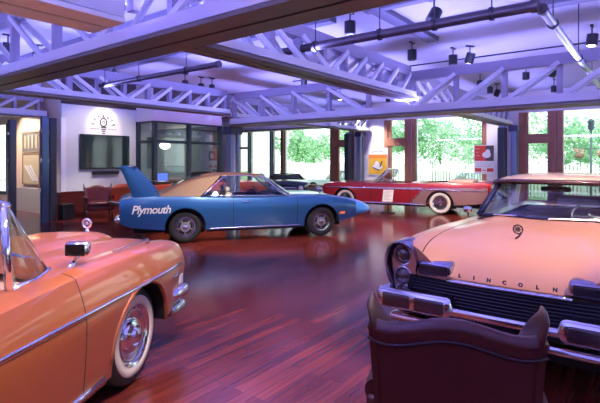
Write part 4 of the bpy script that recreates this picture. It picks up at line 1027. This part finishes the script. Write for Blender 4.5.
# ================================================================== OUTSIDE
GZ = -.38
gm = mat('paving_pale', (.50,.49,.46), .8, noise=(.8,.12)); struct('ground', MB().box((XW+.3,-40,GZ-.1),(75,60,GZ)), gm)
lawn = mat('lawn_green', (.20,.33,.10), .9, noise=(3,.3)); o = MB().box((26.2,-40,GZ),(75,60,GZ+.04)).build('lawn', lawn); o['kind'] = 'structure'
out1 = W((468-300)/F_PX*24.5, 24.5); out2 = W((338-300)/F_PX*29, 29)
simple_car('parked_car', 'pale silver car parked outside behind the right windows by the red poster', 'car', (out1[0]-.2,out1[1]-1.3,GZ), radians(90), (.20,.28,.30), L=4.5, wb=2.7, roof=1.45)
simple_car('parked_car', 'silver car parked outside, seen through the brown framed glass door', 'car', (out2[0]-.4,out2[1]-1.6,GZ), radians(90), (.22,.27,.28), L=4.4, wb=2.6, roof=1.50)
# white picket fence
fw = mat('fence_white', (.85,.85,.83), .6)
fx = 27.4; ft = thing('picket_fence', 'white picket fence outside beyond the windows', 'fence', (fx,9,GZ))
for z in (.35,1.45): MB().box((.03,-16,z),(.07,17,z+.09)).build('rail', fw, ft)
seg = [(-16+1.65*k, -16+1.65*(k+1)) for k in range(20)]
for a, b in seg:
    mb = MB(); n = 9
    for q in range(n):
        y = a+.1+(b-a-.1)*q/n
        mb.grid([[(x, y, .08), (x, y+.10, .08), (x, y+.10, 1.80), (x, y+.05, 1.90), (x, y, 1.80)] for x in (0,.03)], close_v=True, cap=True)
    mb.build('picket_panel', fw, ft); MB().box((-.02,a-.05,0),(.10,a+.05,1.95),.01).build('post', fw, ft)
# trees
def leaves(center, rad, n, size, squash=.85, mb=None):
    mb = mb or MB()
    cl = [(Vector((random.gauss(0,.45),random.gauss(0,.45),random.gauss(0,.40*squash)))*rad, rad*random.uniform(.25,.5)) for _ in range(26)]
    for i in range(n):
        c, r = random.choice(cl); v = Vector((random.gauss(0,1),random.gauss(0,1),random.gauss(0,1))).normalized()*r*random.uniform(.6,1)
        p = Vector(center)+c+v; a = Vector((random.gauss(0,1),random.gauss(0,1),random.gauss(0,.6))).normalized(); b = a.cross(Vector((random.gauss(0,1),random.gauss(0,1),random.gauss(0,1)))).normalized()
        s = size*random.uniform(.6,1.3); vs = [p-a*s*.5, p+b*s*.25, p+a*s*.5, p-b*s*.25]
        f = mb.bm.faces.new([mb.bm.verts.new(q) for q in vs]); f.material_index = 0 if random.random() < .6 else 1
    return mb
lf3 = mat('hedge_leaf', (.12,.25,.12), .6); lf1 = mat('leaf_green', (.19,.37,.21), .6); lf2 = mat('leaf_light', (.36,.55,.36), .6); bark = mat('bark', (.12,.08,.06), .9)
for m_ in (lf1, lf2):
    nt = m_.node_tree; b = nt.nodes['Principled BSDF']; tr = nt.nodes.new('ShaderNodeBsdfTranslucent'); tr.inputs[0].default_value = (*[min(1,c*1.5) for c in b.inputs['Base Color'].default_value[:3]],1)
    mx = nt.nodes.new('ShaderNodeMixShader'); mx.inputs[0].default_value = .45; o = nt.nodes['Material Output']
    nt.links.new(b.outputs[0], mx.inputs[1]); nt.links.new(tr.outputs[0], mx.inputs[2]); nt.links.new(mx.outputs[0], o.inputs[0])
TR = [(38,29.2,2.3,'green tree at the left end of the large left window'),(36.5,21.9,2.3,'green tree behind the fence seen through the brown glass door'),(36,15.9,2.3,'green tree above the windscreen of the red convertible'),(36.5,10.3,2.3,'green tree above the rear end of the red convertible'),(36,4.9,2.3,'green tree seen in the brown framed window at right'),(36.5,-1.8,2.2,'green tree seen past the street lamp at the right edge'),(48,34.5,2.7,'distant tree behind the leftmost tree'),(48,26,2.7,'distant tree behind the one seen through the glass door'),(48,18,3.0,'distant tree filling the gap behind the yellow poster'),(48,10.6,3.0,'distant tree filling the gap behind the red poster'),(48,3.2,3.0,'distant tree at the right edge behind the nearer ones')]
for i, (x, y, r, lab) in enumerate(TR):
    t = thing('tree', lab, 'tree', (x,y,GZ), 0, 'trees outside')
    h = 2.6+.4*(i%3)
    MB().tube([(0,0,0),(.05,.03,h*.5),(.0,.1,h+.8)], [.17,.13,.07], 8).build('trunk', bark, t, True)
    leaves((0,0,h+.7), r*1.05, 2600, .34).build('foliage', [lf1, lf2], t, recalc=False)
for i, (y, lab) in enumerate([(17.6,'clipped hedge behind the left part of the picket fence'),(9.2,'clipped hedge behind the middle of the picket fence'),(0.8,'clipped hedge behind the right part of the picket fence')]):
    t = thing('hedge', lab, 'hedge', (30.4,y,GZ), 0, 'hedges outside'); mb = MB()
    for k in range(6): leaves((0,-2.75+1.1*k,1.0), .75, 900, .22, 1.0, mb)
    mb.build('foliage', [lf3, lf1], t, recalc=False); MB().box((-.1,-3.3,0),(.1,3.3,.5)).build('stem', bark, t)
# street lamp with flower baskets
x, y = on_ground(591, 19.0); t = thing('street_lamp', 'dark green street lamp with hanging flower baskets outside the right window', 'street lamp', (x,y,GZ)); lm = mat('lamp_iron', (.03,.06,.06), .5)
MB().tube([(0,0,0),(0,0,.3),(0,0,3.3)], [.10,.055,.04], 10).build('pole', lm, t, True); MB().lathe([(.04,0),(.13,.08),(.10,.32),(.16,.36),(.03,.50)], 12, Matrix.Translation((0,0,3.3)) @ Matrix.Rotation(pi/2,4,'X')).build('lantern', lm, t, True)
MB().tube([(0,-.42,2.55),(0,.42,2.55)], .018, 6).build('cross_arm', lm, t)
for s in (-1,1):
    bk = MB().ball((0,s*.42,2.27), .19, 12, sc=(1,1,.7)).tube([(0,s*.42,2.35),(0,s*.42,2.55)], .008, 4).build('flower_basket', mat('basket_moss', (.18,.12,.06), .9), t, True)
    leaves((0,s*.42,2.38), .26, 260, .09, .6).build('flowers', [lf1, mat('flower_pink', (.75,.30,.28), .6)], bk, recalc=False)
# ================================================================== LIGHT
w = bpy.data.worlds.new('daylight'); SC.world = w; w.use_nodes = True; nt = w.node_tree; bg = nt.nodes['Background']
bg.inputs[0].default_value = (.92,.97,1,1); bg.inputs[1].default_value = 2.6
def light(kind, name, loc, energy, col, rot=(0,0,0), **k):
    d = bpy.data.lights.new(name, kind); d.energy = energy; d.color = col
    for q, v in k.items(): setattr(d, q, v)
    o = bpy.data.objects.new(name, d); COL.objects.link(o); o.location = loc; o.rotation_euler = rot; return o
light('SUN', 'sun', (0,0,20), 5.0, (1,.96,.9), (radians(38), 0, radians(-60)), angle=.02)
VIO = (.27,.265,1.0)
def led(axis, c, lo, hi, z, e):     # pair of violet light strips along a truss chord, shining up and outwards
    n = max(1, round((hi-lo)/4.5)); L = (hi-lo)/n
    for k in range(n):
        m = lo+L*(k+.5)
        for s in (-1, 1):
            loc = (m,c+s*.27,z) if axis == 'x' else (c+s*.27,m,z)
            d = Vector((0,s*.80,.60)) if axis == 'x' else Vector((s*.80,0,.60))
            q = d.to_track_quat('-Z', 'Y')
            o = light('AREA', 'violet_strip', loc, e*L, VIO, (0,0,0), shape='RECTANGLE', size=L*.95, size_y=.10, spread=radians(104))
            X = Vector((1,0,0)) if axis == 'x' else Vector((0,1,0)); Zv = -d.normalized(); Y = Zv.cross(X).normalized()
            R = Matrix((X, Y, Zv)).transposed(); o.rotation_euler = R.to_euler()
E0 = 18.5
led('y', XA, -8, 13.5, Z1+.24, E0); led('y', XC, -8, 9.6, Z2+.3, E0); led('x', YB, -6, 2.6, Z1+.27, E0); led('x', YB, 3.6, 9.2, Z1+.27, E0); led('x', YL, 3.6, 9.2, Z1+.27, E0*.8); led('y', -3.25, -8, 13, Z1+.27, E0*1.3)  # last strip run is added behind the camera to light near chord faces
led('x', YL+.6, 10.2, 18.5, Z1+.27, E0*.7); led('x', YB+.2, 10.2, 18.5, Z1+.27, E0*.7)
def spot(x, y, e, tx=None, ty=None, tz=0, size=75, col=(1,.84,.68), z=3.8, blend=.6):
    tx = x if tx is None else tx; ty = y if ty is None else ty
    e *= 2.55; d = Vector((tx-x, ty-y, tz-z)); q = d.to_track_quat('-Z','Y').to_euler()
    return light('SPOT', 'track_and_fill_spot', (x,y,z), e, col, q, spot_size=radians(size), spot_blend=blend, shadow_soft_size=.06)  # serves the modelled cans and the added fill spots alike
x0c = wall_x(95, 13.2)
# spots at the modelled cans; later lines add fixtureless ones for cars and walls
for px, py, e, sz in ((453,60,240,80),(590,43,260,80),(526,76,200,80),(304,81,200,80),(201,87,220,80),(160,96,200,80),(121,93,200,80)):
    x, y, z = at_height(px, py, 3.98); spot(x, y, e, size=sz, z=3.82)
bx, by = W(-1.0, 9.0); spot(*W(-.5,7.4), 270, *W(-.6,10.2), .6, 70)  # added spots from here on, no fixtures; this one brightens the blue coupe
spot(*W(-2.6,7.2), 190, *W(-2.5,10), .6, 60)  # added spot over the coupe's rear half
spot(*W(1.4,2.4), 230, *W(2.0,4.4), .9, 75); spot(*W(3.2,3.2), 260, *W(2.6,4.8), 1.0, 75); spot(*W(.2,3.6), 180, *W(1.2,3.9), .6, 60)  # added fill spots over the pink sedan, no cans modelled
spot(*W(-.2,2.0), 150, *W(-1.4,3.2), .7, 75); spot(*W(-.1,3.8), 105, *W(-1.5,3.6), .6, 70); spot(*W(-2.6,2.6), 100, *W(-2.2,3.6), .9, 75)  # added fill spots for the side and hood of the coral car
spot(*W(2.4,11.0), 230, *W(3.2,14.6), .6, 70); spot(*W(4.6,11.2), 190, *W(5.0,14.4), .6, 65)  # added spots brightening the red convertible
spot(*W(-2.7,4.4), 110, *W(-1.8,3.7), .95, 60); spot(*W(-.9,4.6), 90, *W(-1.6,3.9), .95, 50)  # added warm spots lifting the coral hood
lxx = wall_x(103.5, YT); spot(lxx, YT-1.3, 40, lxx, YT, 2.85, 48, (1,.78,.6)); spot(lxx-.2, YT-2.2, 60, lxx-.2, YT, 1.4, 90, (1,.85,.8))  # added spots brightening the logo and television wall
spot(x0c, 11.6, 130, x0c+.1, 13.2, .5, 45, (1,.85,.75)); spot(5.2, 16.4, 200, XT, 16.4, 1.6, 80, (1,.75,.55)); spot(10.7, 15.6, 100, 10.7, 15.6, 0, 140, (1,.95,.9)); spot(10.2, 12.0, 160, 10.2, 11.8, 0, 90)  # added spots for wall chair, peach wall, office and orange car
for px, e in ((372,90),(502,90),(376,60)):
    yy = wall_y(px, XW); spot(XW-1.6, yy-.2, e, XW, yy, 1.9, 70, (.95,.9,1))  # added spots brightening the window pillars, no fixture there
# ------------------------------------------------------------------ camera
cd = bpy.data.cameras.new('camera'); cam = bpy.data.objects.new('camera', cd); COL.objects.link(cam)
cd.sensor_width = 36; cd.lens = 36*F_PX/600; cd.shift_y = (HORIZON-201.5)/600; cd.clip_start = .05; cd.clip_end = 300
cam.location = (0,0,CAM_H); cam.rotation_euler = (pi/2, 0, atan2(CA, SA)-pi/2)
SC.camera = cam
SC.view_settings.view_transform = 'Standard'; SC.view_settings.look = 'None'; SC.view_settings.gamma = 1; SC.view_settings.exposure = 0.32
SC.cycles.use_denoising = True
SC.cycles.max_bounces = 10; SC.cycles.transparent_max_bounces = 24
